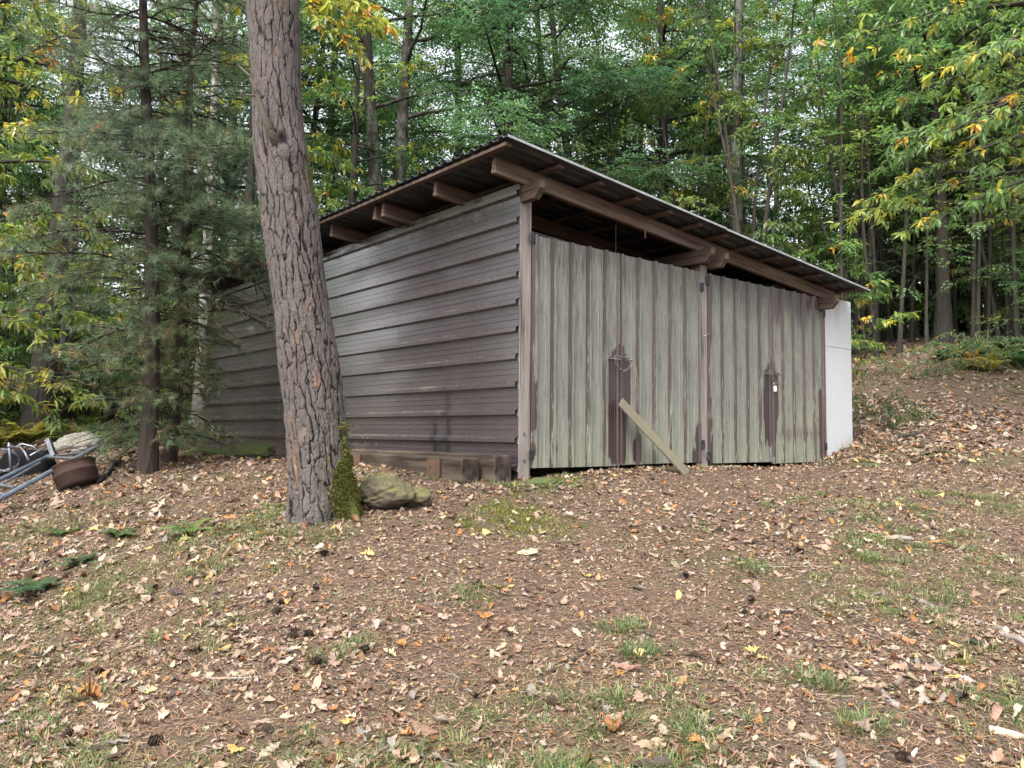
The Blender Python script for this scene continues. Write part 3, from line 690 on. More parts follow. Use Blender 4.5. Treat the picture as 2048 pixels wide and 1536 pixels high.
def front_pine():
    prof = [(1075, 586, 722), (1040, 590, 714), (991, 586, 708), (915, 577, 698), (840, 573, 690), (726, 558, 679), (613, 547, 657), (488, 530, 642), (400, 519, 632), (326, 511, 620), (277, 506, 609), (163, 504, 602), (0, 493, 597), (-200, 486, 586)]
    c = np.array([photo_ray((l + r) / 2, y, PZ) for y, l, r in prof]); rad = np.array([(r - l) / 2 * PZ / 1600 for y, l, r in prof])
    base = np.array([c[1, 0], c[1, 1], g1(c[1, 0], c[1, 1])])
    root = thing('pine_tree', 'big grey plated pine trunk with a snapped branch and mossy foot, standing before the shed', 'tree', base)
    zt = c[:, 2]; NH, NA = 900, 340
    z = np.linspace(base[2] - .12, zt[-1], NH); cx = np.interp(z, zt, c[:, 0]); cy = np.interp(z, zt, c[:, 1]); rr = np.interp(z, zt, rad)
    ker = np.ones(41) / 41
    for arr in (cx, cy, rr):
        p = np.pad(arr, 20, mode='edge'); arr[:] = np.convolve(p, ker, 'valid')
    a = np.arange(NA) / NA * 2 * math.pi; A, Zg = np.meshgrid(a, z, indexing='xy')
    circ = 1.18; P = np.stack([np.cos(A) * 2.2, np.sin(A) * 2.2, Zg * 2.4], -1)
    wu = .5 * fbm(P, 71, 4); wv = .6 * fbm(P + 40, 75, 3)
    def cyl(f, fz, o=0): return np.stack([np.cos(A + .06 * wu) * f, np.sin(A + .06 * wu) * f, Zg * fz + o], -1)
    jag = .16 * fbm(cyl(9, 14), 331, 4); jag2 = .22 * fbm(cyl(14, 20, 5), 341, 3)
    per = 24; e3, idr, sd3 = worley(A / (2 * math.pi) * per + .8 * wu + jag, Zg / .19 + 1.0 * wv + .6 * jag2, per, 5)
    per2 = 46; e4, id2, sd4 = worley(A / (2 * math.pi) * per2 + 1.6 * wu + 1.6 * jag, Zg / .085 + 1.6 * wv + jag2, per2, 9)
    wv_ = .5 + .9 * np.clip(.5 + fbm(cyl(3, 4, 7), 351, 3), 0, 1)          # fissures swell and pinch along their way
    c3 = np.clip(e3 / (.24 * wv_), 0, 1) + .42 * np.clip((.75 - sd3) / .5, 0, 1); c4 = .5 + np.clip(e4 / (.26 * wv_), 0, 1) + .3 * np.clip((.7 - sd4) / .5, 0, 1)
    crack = np.clip(np.minimum(c3, c4), 0, 1)
    fine = fbm(np.stack([np.cos(A) * 12, np.sin(A) * 12, Zg * 12], -1), 80, 4); big = fbm(np.stack([np.cos(A) * 1.2, np.sin(A) * 1.2, Zg * 1.5], -1), 90, 2)
    hgt = .018 * (crack ** .6 - .75) + .006 * (idr - .5) + .006 * (id2 - .5) * np.clip(e4 / .15, 0, 1) + .004 * fine + .008 * big
    hgt *= np.clip(.55 + .6 * (2.6 - Zg) / 2.6, .5, 1.1)
    # root flare with buttresses, healed collar round the broken limb
    low = np.clip((base[2] + .45 - Zg) / .45, 0, 1); hgt += low ** 2 * .03 * (1 + 1.2 * np.sin(A * 5 + 1.0) + .5 * np.sin(A * 9))
    zs = photo_ray(560, 300, PZ)[2]; af = math.atan2(*( (CAM - base)[[1, 0]])); dA = np.angle(np.exp(1j * (A - af)))   # camera side of the trunk
    hgt += .03 * np.exp(-((Zg - zs) / .13) ** 2) * np.exp(-((dA - .25) / .8) ** 2)
    hollow = np.exp(-((Zg - zs - .02) / .05) ** 2) * np.exp(-((dA - .12) / .22) ** 2); hgt -= .03 * hollow
    crack = crack * (1 - .9 * hollow)
    R2 = rr[:, None] * .965 + hgt
    V = np.stack([cx[:, None] + R2 * np.cos(A), cy[:, None] + R2 * np.sin(A), Zg], -1) - base
    i, j = np.meshgrid(np.arange(NH - 1), np.arange(NA), indexing='ij'); j2 = (j + 1) % NA
    Q = np.stack([i * NA + j, i * NA + j2, (i + 1) * NA + j2, (i + 1) * NA + j], -1).reshape(-1, 4)
    zrel = Zg - base[2]
    rt = np.exp(-((dA - 1.05) / .55) ** 2)      # the photo's right flank (dA grows anticlockwise seen from above)
    moss = np.clip(.85 * rt * np.clip((1.15 - zrel) / 1.0, 0, 1) + .8 * np.exp(-((dA - 1.1) / .3) ** 2) * np.exp(-((zrel - 2.35) / .2) ** 2) + .5 * np.exp(-((dA - .6) / .5) ** 2) * np.clip((.35 - zrel) / .3, 0, 1) + .35 * np.exp(-((dA - .75) / .2) ** 2) * np.exp(-((zrel - 1.1) / .3) ** 2), 0, 1)
    fl = np.clip((id2 - .93) / .05, 0, 1) * np.clip(e4 / .15, 0, 1) * (.25 + .75 * np.exp(-((zrel - .75) / .3) ** 2) * np.exp(-((dA + .15) / .5) ** 2))
    fl = np.maximum(fl, np.exp(-((zrel - .35) / .16) ** 2) * np.exp(-((dA + .95) / .10) ** 2)) * .8
    mb = MB(); mb.add(V.reshape(-1, 3), Q, crack=crack.ravel(), plate=idr.ravel(), moss=moss.ravel(), flake=fl.ravel())
    trunk = mb.build('trunk', M_PBARK, root, smooth=True)
    # the bole above the picture
    d = (c[-1] - c[-4]); d = d / d[2]; top = [c[-1] + d * t - base for t in (0, 2, 5, 8, 12)]
    MB().tube(top, [rad[-1] * .98, rad[-1] * .9, rad[-1] * .75, rad[-1] * .6, .04], 20, crack=1., plate=.5).build('upper_trunk', M_PBARK, root, smooth=True)
    # snapped, weathered limb lying along the trunk
    def off(px, py, o): q = photo_ray(px, py, PZ); return q - fwd * (.185 + o) - base
    pts = [off(568, 318, -.03), off(562, 292, .03), off(550, 262, .06), off(541, 232, .07), off(533, 205, .08), off(522, 184, .09), off(505, 168, .11)]
    mbb = MB(); mbb.tube(pts, [.036, .027, .024, .02, .016, .010, .003], 9); mbb.tube([off(545, 222, .07), off(528, 222, .08), off(515, 222, .09)], [.008, .008, .006], 6); mbb.tube([off(545, 225, .06), off(553, 221, .09)], [.01, .008], 6)
    mbb.build('broken_branch', M_DSTICK, root, smooth=True)
    rng = np.random.default_rng(4)
    # moss cushions at the right of the foot
    n = 9000; aa = af + rng.normal(.95, .42, n); h = np.abs(rng.normal(0, .26, n)) + rng.uniform(-.02, .12, n); keep = h < 1.0 - .3 * rng.random(n); aa, h = aa[keep], h[keep]; n = len(h)
    zz = base[2] + h; r0 = np.interp(zz, z, rr) + .012 + np.clip((.4 - h) / .4, 0, 1) ** 2 * .03
    keep2 = (fbm(np.stack([np.cos(aa) * 4, np.sin(aa) * 4, zz * 9], 1), 12, 4) + .3 * (h < .25)) > .14
    nv = np.stack([np.cos(aa), np.sin(aa), np.zeros(n)], 1); pos = np.stack([np.interp(zz, z, cx), np.interp(zz, z, cy), zz], 1) + nv * r0[:, None] - base
    dirs = nrm(nv + rng.normal(0, .5, (n, 3)) + np.array([0, 0, -.25])); Fm = frames(dirs, rng.normal(0, 1, (n, 3)))
    TVm = np.array([(0, -.15, 0), (0, .15, 0), (1, 0, .1)]); mm = MB(); inst(mm, TVm, np.array([[0, 1, 2]]), pos[keep2], Fm[keep2], rng.uniform(.012, .032, keep2.sum()), hue=rng.beta(2, 2, keep2.sum()), tint=rng.random(keep2.sum()))
    mo = mm.build('moss', M_MOSS, root); mo['kind'] = 'stuff'
    return root, base
PINE, PBASE = front_pine()

# ================================================================== TREE KIT
L2V = np.array([(0, 0, 0), (.42, .27, .06), (.42, -.27, .06), (1, 0, -.1)]); L2T = np.array([(0, 2, 3), (0, 3, 1)])
L8V = np.array([(0, 0, 0), (.22, .115, .02), (.22, 0, -.02), (.22, -.115, .02), (.6, .15, -.07), (.6, 0, -.12), (.6, -.15, -.07), (1, 0, -.32)])
L8T = np.array([(0, 2, 1), (0, 3, 2), (1, 2, 5), (1, 5, 4), (2, 3, 6), (2, 6, 5), (4, 5, 7), (5, 6, 7)])
def spray_template(rng, n=13, L=.5, leaf=.075):
    V = []; T = []; tv = []
    for i in range(n):
        s = (i + .6) / n; side = 1 if i % 2 else -1; p = np.array([s * L, 0, -.10 * s * s]); ang = side * R_(rng.uniform(35, 62)) if i < n - 1 else 0
        sub = rng.uniform(.0, .11) * (1 - s * .6)
        d = np.array([math.cos(ang), math.sin(ang), rng.uniform(-.35, .1)]); p = p + np.array([math.cos(ang), math.sin(ang), 0]) * sub
        Fm = frames(d[None], np.array([[rng.uniform(-.3, .3), rng.uniform(-.3, .3), 1.]]))[0]
        sc_ = leaf * rng.uniform(.75, 1.2); V.append(p + (L2V * sc_) @ Fm.T); T.append(L2T + 4 * i); tv += [rng.uniform(-.18, .18)] * 4
    return np.vstack(V), np.vstack(T), np.array(tv)
def inst_t(mb, TV, TT, pos, Fm, scale, tint, hue, tv=None):
    n, k = len(pos), len(TV)
    if n == 0: return
    V = pos[:, None] + np.einsum('nij,nkj->nki', Fm, TV[None] * np.asarray(scale).reshape(n, 1, 1))
    F = (TT[None] + (np.arange(n) * k)[:, None, None]).reshape(-1, 3)
    ti = np.repeat(tint, k) if tv is None else (tint[:, None] + tv[None]).ravel()
    mb.add(V.reshape(-1, 3), tris=F, tint=np.clip(ti, 0, 1), hue=np.clip(np.repeat(hue, k), 0, 1))

def skeleton(rng, H, r0, hb, CR, nl, ns, el=(.1, .7), droop=.25, lean=(0, 0), wob=.25, prof=None, sublen=.4, stems=1, spread=.8):
    trunks, limbs, subs = [], [], []
    for st in range(stems):
        az0 = st * 2 * math.pi / max(stems, 1) + rng.uniform(0, 1); off = spread * (stems > 1)
        ts = np.linspace(0, 1, 12); h = H * (1 if st == 0 else rng.uniform(.7, .98))
        ph = rng.uniform(0, 6, 2); dx = lean[0] * ts * h + wob * np.sin(ts * 5 + ph[0]) * ts + off * math.cos(az0) * (.12 + ts ** 1.2); dy = lean[1] * ts * h + wob * np.sin(ts * 4 + ph[1]) * ts + off * math.sin(az0) * (.12 + ts ** 1.2)
        P = np.stack([dx, dy, ts * h - .15 * (ts == 0)], 1); rs = r0 * (1 if stems == 1 else .75); rad = np.maximum(rs * (1 - ts) ** .75 * (1 + .5 * np.exp(-ts * h / .25)), .012)
        trunks.append((P, rad)); n = max(3, nl // stems)
        for i in range(n):
            t = hb + (1 - hb) * ((i + rng.uniform(.2, .8)) / n); p = np.array([np.interp(t, ts, P[:, k]) for k in range(3)]); az = i * 2.399 + st + rng.uniform(-.4, .4)
            q = (t - hb) / (1 - hb); L = CR * (prof(q) if prof else (1 - q) ** .55 * (.75 + .35 * math.sin(q * 3.1))) * rng.uniform(.75, 1.15); L = max(L, .5)
            e = el[0] + (el[1] - el[0]) * q + rng.uniform(-.15, .2); d = np.array([math.cos(az) * math.cos(e), math.sin(az) * math.cos(e), math.sin(e)])
            m = 7; pts = [p]; 
            for s in range(m - 1):
                pts.append(pts[-1] + d * L / (m - 1)); d = nrm(d + rng.normal(0, .13, 3) + np.array([0, 0, -droop / m * 1.6]))
            pts = np.array(pts); rl = np.linspace(min(np.interp(t, ts, rad) * .42, .012 + .013 * L), .004, m); limbs.append((pts, rl))
    return trunks, limbs, subs
def add_subs(rng, limbs, ns, sublen=.4, start=.22, droop=.15, minlen=.25):
    subs = []
    for pts, rl in limbs:
        L = np.linalg.norm(np.diff(pts, axis=0), axis=1).sum(); u = np.linspace(0, 1, len(pts)); k = max(2, int(ns * L / 3))
        for i in range(k):
            s = start + (1 - start) * (i + rng.uniform(.1, .9)) / k; p = np.array([np.interp(s, u, pts[:, c]) for c in range(3)]); j = min(int(s * (len(pts) - 1)), len(pts) - 2); d = nrm(pts[j + 1] - pts[j])
            ang = (1 if i % 2 else -1) * rng.uniform(.55, 1.15); ca, sa = math.cos(ang), math.sin(ang); d = np.array([d[0] * ca - d[1] * sa, d[0] * sa + d[1] * ca, d[2] * .5 + rng.uniform(-.15, .3)]); d = nrm(d)
            l = max(minlen, sublen * L * (1 - .65 * s) * rng.uniform(.7, 1.2)); q = [p]
            for m in range(3):
                q.append(q[-1] + d * l / 3); d = nrm(d + rng.normal(0, .16, 3) + np.array([0, 0, -droop]))
            subs.append((np.array(q), np.array([.011, .008, .005, .003]) * (.6 + .4 * min(l, 1.5))))
        subs.append((pts[-3:], np.array([.008, .005, .003])))
    return subs
def twig_frames(rng, subs, step, ang=(.3, 1.0), droop=.12):
    P, D = [], []
    for q, r in subs:
        seg = np.linalg.norm(np.diff(q, axis=0), axis=1); L = seg.sum(); u = np.concatenate([[0], np.cumsum(seg)]) / L; n = max(2, int(L / step))
        for i in range(n):
            s = (i + rng.uniform(.2, .9)) / n; p = [np.interp(s, u, q[:, c]) for c in range(3)]; j = min(max(int(np.searchsorted(u, s)) - 1, 0), len(q) - 2); d = nrm(q[j + 1] - q[j])
            a = (1 if i % 2 else -1) * rng.uniform(*ang); ca, sa = math.cos(a), math.sin(a); P.append(p); D.append((d[0] * ca - d[1] * sa, d[0] * sa + d[1] * ca, d[2] * .6 + rng.uniform(-.25, .2) - droop))
        P.append(q[-1]); D.append(nrm(q[-1] - q[-2]) + rng.normal(0, .15, 3))
    return np.array(P), nrm(np.array(D))
def wood_mesh(trunks, limbs, subs, sides=(10, 6, 4)):
    mb = MB()
    for P, r in trunks: mb.tube(P, r, sides[0], cap=False)
    for P, r in limbs: mb.tube(P, r, sides[1], cap=False)
    for P, r in subs: mb.tube(P, r, 3, cap=False)
    return mb
def leafy_small(rng, subs, step, mb, leaf=.075, hue0=.3, spraylen=.5, hv=.3, gap=-.55):
    P, D = twig_frames(rng, subs, step); kp = fbm(P * .75, 91, 3) > gap; P, D = P[kp], D[kp]; n = len(P); Fm = frames(D, np.array([0, 0, 1.]) + rng.normal(0, .28, (n, 3))); tn = .45 + .3 * fbm(P * .8, 17, 2) + rng.normal(0, .08, n); hu = hue0 + hv * fbm(P * .45, 18, 3) + rng.normal(0, .07, n)
    hu = np.where(rng.random(n) < .03, hu + .35, hu)
    for k in range(3):
        TV, TT, tv = spray_template(rng, 13, spraylen, leaf); m = np.arange(n) % 3 == k; inst_t(mb, TV, TT, P[m], Fm[m], rng.uniform(.75, 1.25, m.sum()), tn[m], hu[m], tv)
def leafy_chest(rng, subs, step, mb, leaf=.17, hue0=.45, per=6, yellow=.1, gap=-.5, tpl=(L8V, L8T)):
    P, D = twig_frames(rng, subs, step, (.2, .9), .05); kp = fbm(P * .8, 93, 3) > gap; P, D = P[kp], D[kp]; n = len(P); k = per; a = np.tile(np.arange(k) * 2 * math.pi / k, n) + np.repeat(rng.uniform(0, 6, n), k) + rng.normal(0, .3, n * k)
    Pk = np.repeat(P, k, 0); Dk = np.repeat(D, k, 0); B = frames(Dk, np.array([0, 0, 1.]) + 0 * Dk); rad = B[:, :, 1] * np.cos(a)[:, None] + B[:, :, 2] * (np.sin(a) * .55)[:, None]
    d = nrm(Dk * rng.uniform(.25, .9, (n * k, 1)) + rad + np.array([0, 0, -.28]) + rng.normal(0, .12, (n * k, 3))); Fm = frames(d, np.array([0, 0, 1.]) + rng.normal(0, .3, (n * k, 3)))
    base = Pk - Dk * rng.uniform(0, .14, (n * k, 1)); hu = hue0 + .22 * fbm(P * .7, 28, 3) + rng.normal(0, .06, n); hu = np.where(rng.random(n) < yellow, rng.uniform(.68, .95, n), hu); hk = np.repeat(hu, k) + rng.normal(0, .05, n * k); tn = np.repeat(.45 + .25 * fbm(P * .9, 29, 2), k) + rng.normal(0, .12, n * k)
    inst_t(mb, tpl[0], tpl[1], base, Fm, leaf * rng.uniform(.65, 1.15, n * k), tn, hk)

def make_tree(name, label, cat, rng, kind, bark, group=None, extra=(), **kw):
    """a tree at the origin: empty > trunk (with its limbs), crown"""
    root = thing(name, label, cat, (0, 0, 0), 0, group); lk = kw.pop('leaf', {}); ns = kw.pop('ns', 12); sub = kw.pop('sub', {})
    tr, li, _ = skeleton(rng, ns=ns, **kw)
    for h0, pts, r in extra: li.append((np.array(pts, float), np.linspace(r, .006, len(pts))))
    su = add_subs(rng, li, ns, **sub); t = wood_mesh(tr, li, su).build('trunk', bark, root, smooth=True); mb = MB()
    if kind == 'small': leafy_small(rng, su, lk.pop('step', .2), mb, **lk); m = M_HORN
    elif kind == 'chest': leafy_chest(rng, su, lk.pop('step', .3), mb, **lk); m = M_CHEST
    c = mb.build('crown', m, root); KIDS[root.name] = [t, c]; return root
def put(root, px, Z, rz=0, s=1, label=None, tilt=(0, 0)):
    x, y = at(px, Z); loc = (x, y, g1(x, y) - .05)
    if label is None: root.location = loc; root.rotation_euler = (tilt[0], tilt[1], rz); root.scale = (s,) * 3; return root
    return copy_tree(root, loc, rz, s, label, tilt)
RG = np.random.default_rng

# ================================================================== FOREST
# ---- prototypes, each first used where the photo shows it best
r = RG(11)
horn_a = make_tree('hornbeam_tree', 'dense dark green small leaved tree rising right behind the roof peak', 'tree', r, 'small', M_BARK, 'small leaved trees behind the shed',
                   H=16, r0=.17, hb=.12, CR=4.2, nl=46, ns=15, el=(-.05, .8), droop=.3, leaf=dict(step=.14, leaf=.09, hue0=.36))
put(horn_a, 1010, 18.5, .4)
r = RG(12)
horn_b = make_tree('hornbeam_tree', 'leaning dark stemmed tree with layered green sprays above the middle of the roof', 'tree', r, 'small', M_BARK, 'small leaved trees behind the shed',
                   H=15, r0=.15, hb=.1, CR=3.9, nl=42, ns=15, el=(-.1, .7), droop=.35, lean=(.12, .02), leaf=dict(step=.14, leaf=.088, hue0=.42))
put(horn_b, 1200, 19.5, 2.2)
r = RG(13)
oak = make_tree('oak_tree', 'grey trunk forking low, seen over the left roof edge', 'tree', r, 'small', M_BARKL, None,
                H=18, r0=.26, hb=.34, CR=4.6, nl=34, ns=13, el=(.1, .9), droop=.2, lean=(.02, 0), stems=2, spread=.7, leaf=dict(step=.15, leaf=.092, hue0=.46))
put(oak, 772, 18.2, 2.45)
r = RG(14)
chest_c = make_tree('chestnut_coppice', 'clump of thin dark chestnut stems with big drooping leaves over the roof slope', 'tree', r, 'chest', M_BARK, 'chestnut clumps behind the shed',
                    H=11, r0=.085, hb=.16, CR=2.3, nl=50, ns=9, el=(.1, .8), droop=.45, stems=4, spread=1.0, leaf=dict(step=.28, leaf=.17, hue0=.44, yellow=.08))
put(chest_c, 1500, 17.6, 1.0)
r = RG(15)
chest_t = make_tree('chestnut_tree', 'chestnut tree behind the low roof corner with yellowing leaf clusters', 'tree', r, 'chest', M_BARK, 'chestnut trees of the wood',
                    H=13, r0=.15, hb=.2, CR=3.6, nl=34, ns=11, el=(-.05, .8), droop=.4, leaf=dict(step=.27, leaf=.17, hue0=.46, yellow=.1))
put(chest_t, 1890, 16.8, 3.0)
r = RG(16)
far_a = make_tree('forest_tree', 'tall green tree far back in the wood', 'tree', r, 'small', M_BARKL, 'trees far back in the wood', H=19, r0=.2, hb=.2, CR=4.4, nl=34, ns=9, el=(0, .8), droop=.25,
                  leaf=dict(step=.28, leaf=.14, hue0=.46, spraylen=.7))
r = RG(17)
far_b = make_tree('forest_tree', 'tall green tree far back in the wood', 'tree', r, 'small', M_BARK, 'trees far back in the wood', H=15, r0=.15, hb=.08, CR=3.8, nl=36, ns=9, el=(-.1, .7), droop=.3,
                  leaf=dict(step=.28, leaf=.14, hue0=.55, spraylen=.7))
r = RG(18)
shrub_a = make_tree('shrub', 'leafy green shrub of the forest edge', 'shrub', r, 'small', M_POLE, 'shrubs under the trees', H=2.6, r0=.03, hb=.05, CR=1.3, nl=26, ns=9, el=(.2, 1.0), droop=.4, stems=4, spread=.5,
                    leaf=dict(step=.2, leaf=.08, hue0=.36))
r = RG(19)
shrub_b = make_tree('chestnut_sprout', 'knee high chestnut sprout with big leaves', 'shrub', r, 'chest', M_POLE, 'chestnut sprouts under the trees', H=2.4, r0=.022, hb=.1, CR=1.0, nl=20, ns=7, el=(.2, .9), droop=.4, stems=3, spread=.4,
                    leaf=dict(step=.34, leaf=.16, hue0=.46, yellow=.15))
def pole(seed, H, dead):
    r = RG(seed); root = thing('coppice_pole', 'thin dark pole stem in the crowded thicket', 'tree', (0, 0, 0), 0, 'thin stems of the thicket')
    tr, li, _ = skeleton(r, H, .045, .12, 1.1, dead, 4, (.2, .9), .1, (r.uniform(-.05, .05), r.uniform(-.05, .05)), .25, prof=lambda q: 1.0)
    hi = [l for l in li if l[0][0, 2] > H * .42]; su = add_subs(r, hi, 7); lo = [l for l in li if l[0][0, 2] <= H * .42]; lsu = add_subs(r, lo, 4, minlen=.3)
    t = wood_mesh(tr, [(p, q * .5) for p, q in li], [(p, q * .6) for p, q in su + lsu], (7, 4, 3)).build('trunk', M_POLE, root, smooth=True); mb = MB()
    leafy_small(r, su, .3, mb, leaf=.1, hue0=.45, spraylen=.5)
    few = [s for s in lsu if r.random() < .3]
    if few: leafy_small(r, few, .45, mb, leaf=.085, hue0=.55, spraylen=.4)
    c = mb.build('crown', M_HORN, root); KIDS[root.name] = [t, c]; return root
poles = [pole(31, 10, 26), pole(32, 9, 22), pole(33, 11, 30), pole(34, 8, 24)]

# ---- trees of the middle distance, each with its own words
HL = [(horn_b, 905, 23, 4.0, 1.1, 'broad green tree in the gap between the forked trunk and the roof peak'), (horn_a, 1320, 21, 1.3, 1.0, 'dark leafy tree standing left of the thin chestnut stems'),
      (horn_a, 660, 23, 5.1, 1.1, 'green tree glimpsed between the big pine trunk and the forked trunk'), (horn_b, 560, 19.5, .3, .95, 'bushy tree mostly hidden by the big pine trunk'),
      (horn_b, 1120, 25, 3.3, 1.15, 'tall dark tree filling the top middle of the wood'), (horn_a, 1420, 25, 2.0, 1.1, 'tall tree far behind the pale spotted trunk'),
      (shrub_b, 1640, 17.5, 2.2, 1.5, 'tall chestnut sprout under the bright sky gap'), (chest_c, 1370, 19, 4.1, .9, 'chestnut clump above the double bracket of the roof'),
      (chest_t, 690, 16.6, 1.2, .8, 'light green chestnut just over the left roof edge'), (chest_t, 1760, 21, .5, .95, 'chestnut behind the white boards'), (chest_c, 1700, 24, 1.1, 1.05, 'chestnut clump deep right of the sky gap'),
      (chest_t, 2030, 19, 5.2, 1.0, 'chestnut tree over the bramble bank'), (chest_c, 2120, 16.5, .7, 1.0, 'chestnut clump cut by the right picture edge'),
      (horn_a, -25, 17, .9, .9, 'dark tree behind the yellow leaved chestnut'), (horn_b, 318, 19.5, 5.5, .95, 'tree seen through the bluish pine'), (horn_a, 440, 20, 2.6, 1.0, 'tree behind the far end of the long wall'),
      (horn_b, -120, 16, 1.7, 1.0, 'green tree at the far left edge'), (chest_t, 320, 22, 3.6, .9, 'chestnut glowing behind the bluish pine')]
for root, px, Z, rz, s, lab in HL: put(root, px, Z, rz, s, lab)
def trunk_only(name, label, px, Z, H, r0, mat, lean=(0, 0), seed=0, nl=14, hue0=.4, bark=None):
    t = make_tree(name, label, 'tree', RG(seed), 'small', mat, None, H=H, r0=r0, hb=.62, CR=2.4, nl=nl, ns=8, el=(.2, .9), lean=lean, wob=.15, leaf=dict(step=.3, leaf=.09, hue0=hue0))
    return put(t, px, Z, seed)
trunk_only('oak_tree', 'pale lichen spotted trunk rising behind the roof slope', 1478, 18.8, 14, .21, M_BARKL, (.0, .0), 51)
trunk_only('birch_tree', 'white barked trunk beside the far end of the shed wall', 398, 15.0, 14, .115, M_BARKP, (-.01, 0), 52)
trunk_only('birch_tree', 'dim grey white trunk left of the white barked one', 340, 19.0, 14, .15, M_BARKP, (.0, 0), 55)
trunk_only('beech_tree', 'smooth grey trunk behind the yellow green chestnut branches', 118, 13.5, 14, .15, M_BARKL, (-.01, 0), 53)
trunk_only('oak_tree', 'nearly black trunk at the left edge of the wood', 75, 12.6, 13, .2, M_BARK, (-.06, 0), 54)
# ---- rows farther back
rr = RG(77)
def far_row(n, Z0, Z1, p0, p1, kinds, lab):
    for i in range(n):
        px = p0 + (p1 - p0) * (i + rr.uniform(.1, .9)) / n
        if 1500 < px < 1700 or 60 < px < 240: continue
        Z = rr.uniform(Z0, Z1); k = kinds[i % len(kinds)]
        put(k, px, Z, rr.uniform(0, 6.28), rr.uniform(.85, 1.15), lab)
far_row(13, 26, 32, -350, 2400, [far_a, far_b], far_a['label'])
far_row(15, 36, 44, -400, 2500, [far_b, far_a], far_a['label'])
far_row(14, 50, 64, -500, 2600, [far_b, far_b, far_a], far_a['label'])
put(far_a, 1560, 40, 1.0); put(far_b, 800, 38, 2.0)
# ---- thicket of poles
def scatter_poles(n, p0, p1, Z0, Z1, seed):
    q = RG(seed)
    for i in range(n):
        px = q.uniform(p0, p1); Z = Z0 + (Z1 - Z0) * q.random() ** .8; put(poles[i % 4], px, Z, q.uniform(0, 6.28), q.uniform(.8, 1.2), poles[0]['label'], (q.normal(0, .04), q.normal(0, .04)))
scatter_poles(150, 1690, 2330, 15.6, 27, 5); scatter_poles(26, 1180, 1480, 18.5, 28, 6); scatter_poles(26, -250, 420, 15, 26, 7)
for k, (px, Z) in enumerate(((1800, 16), (1960, 16.4), (2040, 15.8), (1735, 17))): put(poles[k], px, Z, k)
# ---- understorey
q = RG(8)
spots = [(1730, 15.6), (2070, 16.2), (2150, 15), (1690, 17.2), (470, 17), (380, 15.8), (300, 14), (230, 15), (170, 14.5), (60, 13), (10, 14.5), (-60, 13), (130, 17), (-130, 12), (250, 18), (560, 21)]
for k, (px, Z) in enumerate(spots): put(shrub_a if k % 3 else shrub_b, px, Z, q.uniform(0, 6), q.uniform(.6, .95), (shrub_a if k % 3 else shrub_b)['label'])
for k in range(46): put(shrub_a if k % 2 else shrub_b, q.uniform(-300, 2350), q.uniform(20, 40), q.uniform(0, 6), q.uniform(1.1, 2.0), (shrub_a if k % 2 else shrub_b)['label'])
q = RG(18)
for k in range(24): put(shrub_a if k % 3 else shrub_b, 1660 + 30 * k + q.uniform(-15, 15), q.uniform(23, 33), q.uniform(0, 6), q.uniform(1.7, 2.6), (shrub_a if k % 3 else shrub_b)['label'])
put(shrub_a, 20, 15.5, 1.0, 1.1); put(shrub_b, 1712, 14.2, 2.0, .45)

shrub_c = make_tree('chestnut_sprout', 'bright yellow green chestnut sapling left of the bluish pine', 'shrub', RG(20), 'chest', M_POLE, 'bright chestnut saplings at the left', H=4.2, r0=.035, hb=.06, CR=1.5, nl=34, ns=9, el=(.1, .8), droop=.4, stems=3, spread=.6,
                    leaf=dict(step=.26, leaf=.17, hue0=.58, yellow=.16))
put(shrub_c, 95, 13.2, .5)
for px, Z, rz, s_ in ((10, 14.2, 1.2, 1.0), (160, 14.6, 3.0, .9), (-60, 13.4, 4.4, 1.1), (215, 16.2, 2.0, 1.1), (40, 17.5, 5.0, 1.5), (130, 19, .9, 1.6), (330, 18, 3.3, 1.3), (440, 17.2, 1.9, 1.0)): put(shrub_c, px, Z, rz, s_, shrub_c['label'])

# ---- near chestnuts whose branches reach into the picture
def branch(px0, py0, Z0, px1, py1, Z1, org, sag=.15, n=7):
    a, b = photo_ray(px0, py0, Z0) - org, photo_ray(px1, py1, Z1) - org; t = np.linspace(0, 1, n)[:, None]
    p = a * (1 - t) + b * t; p[:, 2] += (np.sin(t[:, 0] * math.pi) * sag * np.linalg.norm(b - a) * .5); return p
def near_chestnut(label, px, Z, H, r0, br, seed, yellow, hue0, nl=10, hb=.45, CR=2.5, leaf=.18):
    x, y = at(px, Z); org = np.array([x, y, g1(x, y) - .05]); ex = [(0, branch(*b[:6], org, b[6]), b[7]) for b in br]
    t = make_tree('chestnut_tree', label, 'tree', RG(seed), 'chest', M_BARK, None, extra=ex, H=H, r0=r0, hb=hb, CR=CR, nl=nl, ns=12, el=(0, .8), droop=.35, sub=dict(sublen=.36, start=.12), leaf=dict(step=.19, leaf=leaf, hue0=hue0, yellow=yellow))
    t.location = org; return t
near_chestnut('chestnut tree just outside the right edge reaching long leafy branches over the clearing', 2330, 10.5, 12, .16,
   [(2300, 120, 10.4, 1790, 330, 10.2, .12, .05), (2300, 0, 10.4, 1640, 90, 10.8, .1, .05), (2300, 300, 10.3, 1830, 460, 10.0, .1, .04), (2300, -100, 10.4, 1760, -40, 9.6, .1, .05), (2320, 500, 10.5, 1880, 370, 11.4, .12, .05), (2300, 60, 10.6, 1800, 200, 11.2, .1, .05), (2300, 220, 10.6, 1740, 400, 11.0, .12, .045), (2300, -60, 10.4, 1820, 40, 10.4, .1, .05), (2300, 150, 10.6, 1780, 290, 9.6, .1, .045), (2300, 330, 10.6, 1700, 440, 11.6, .14, .045), (2300, 200, 10.0, 1950, 250, 8.6, .1, .04), (2300, 20, 10.4, 1900, 130, 9.2, .08, .05)], 61, .13, .44, nl=20, leaf=.145)
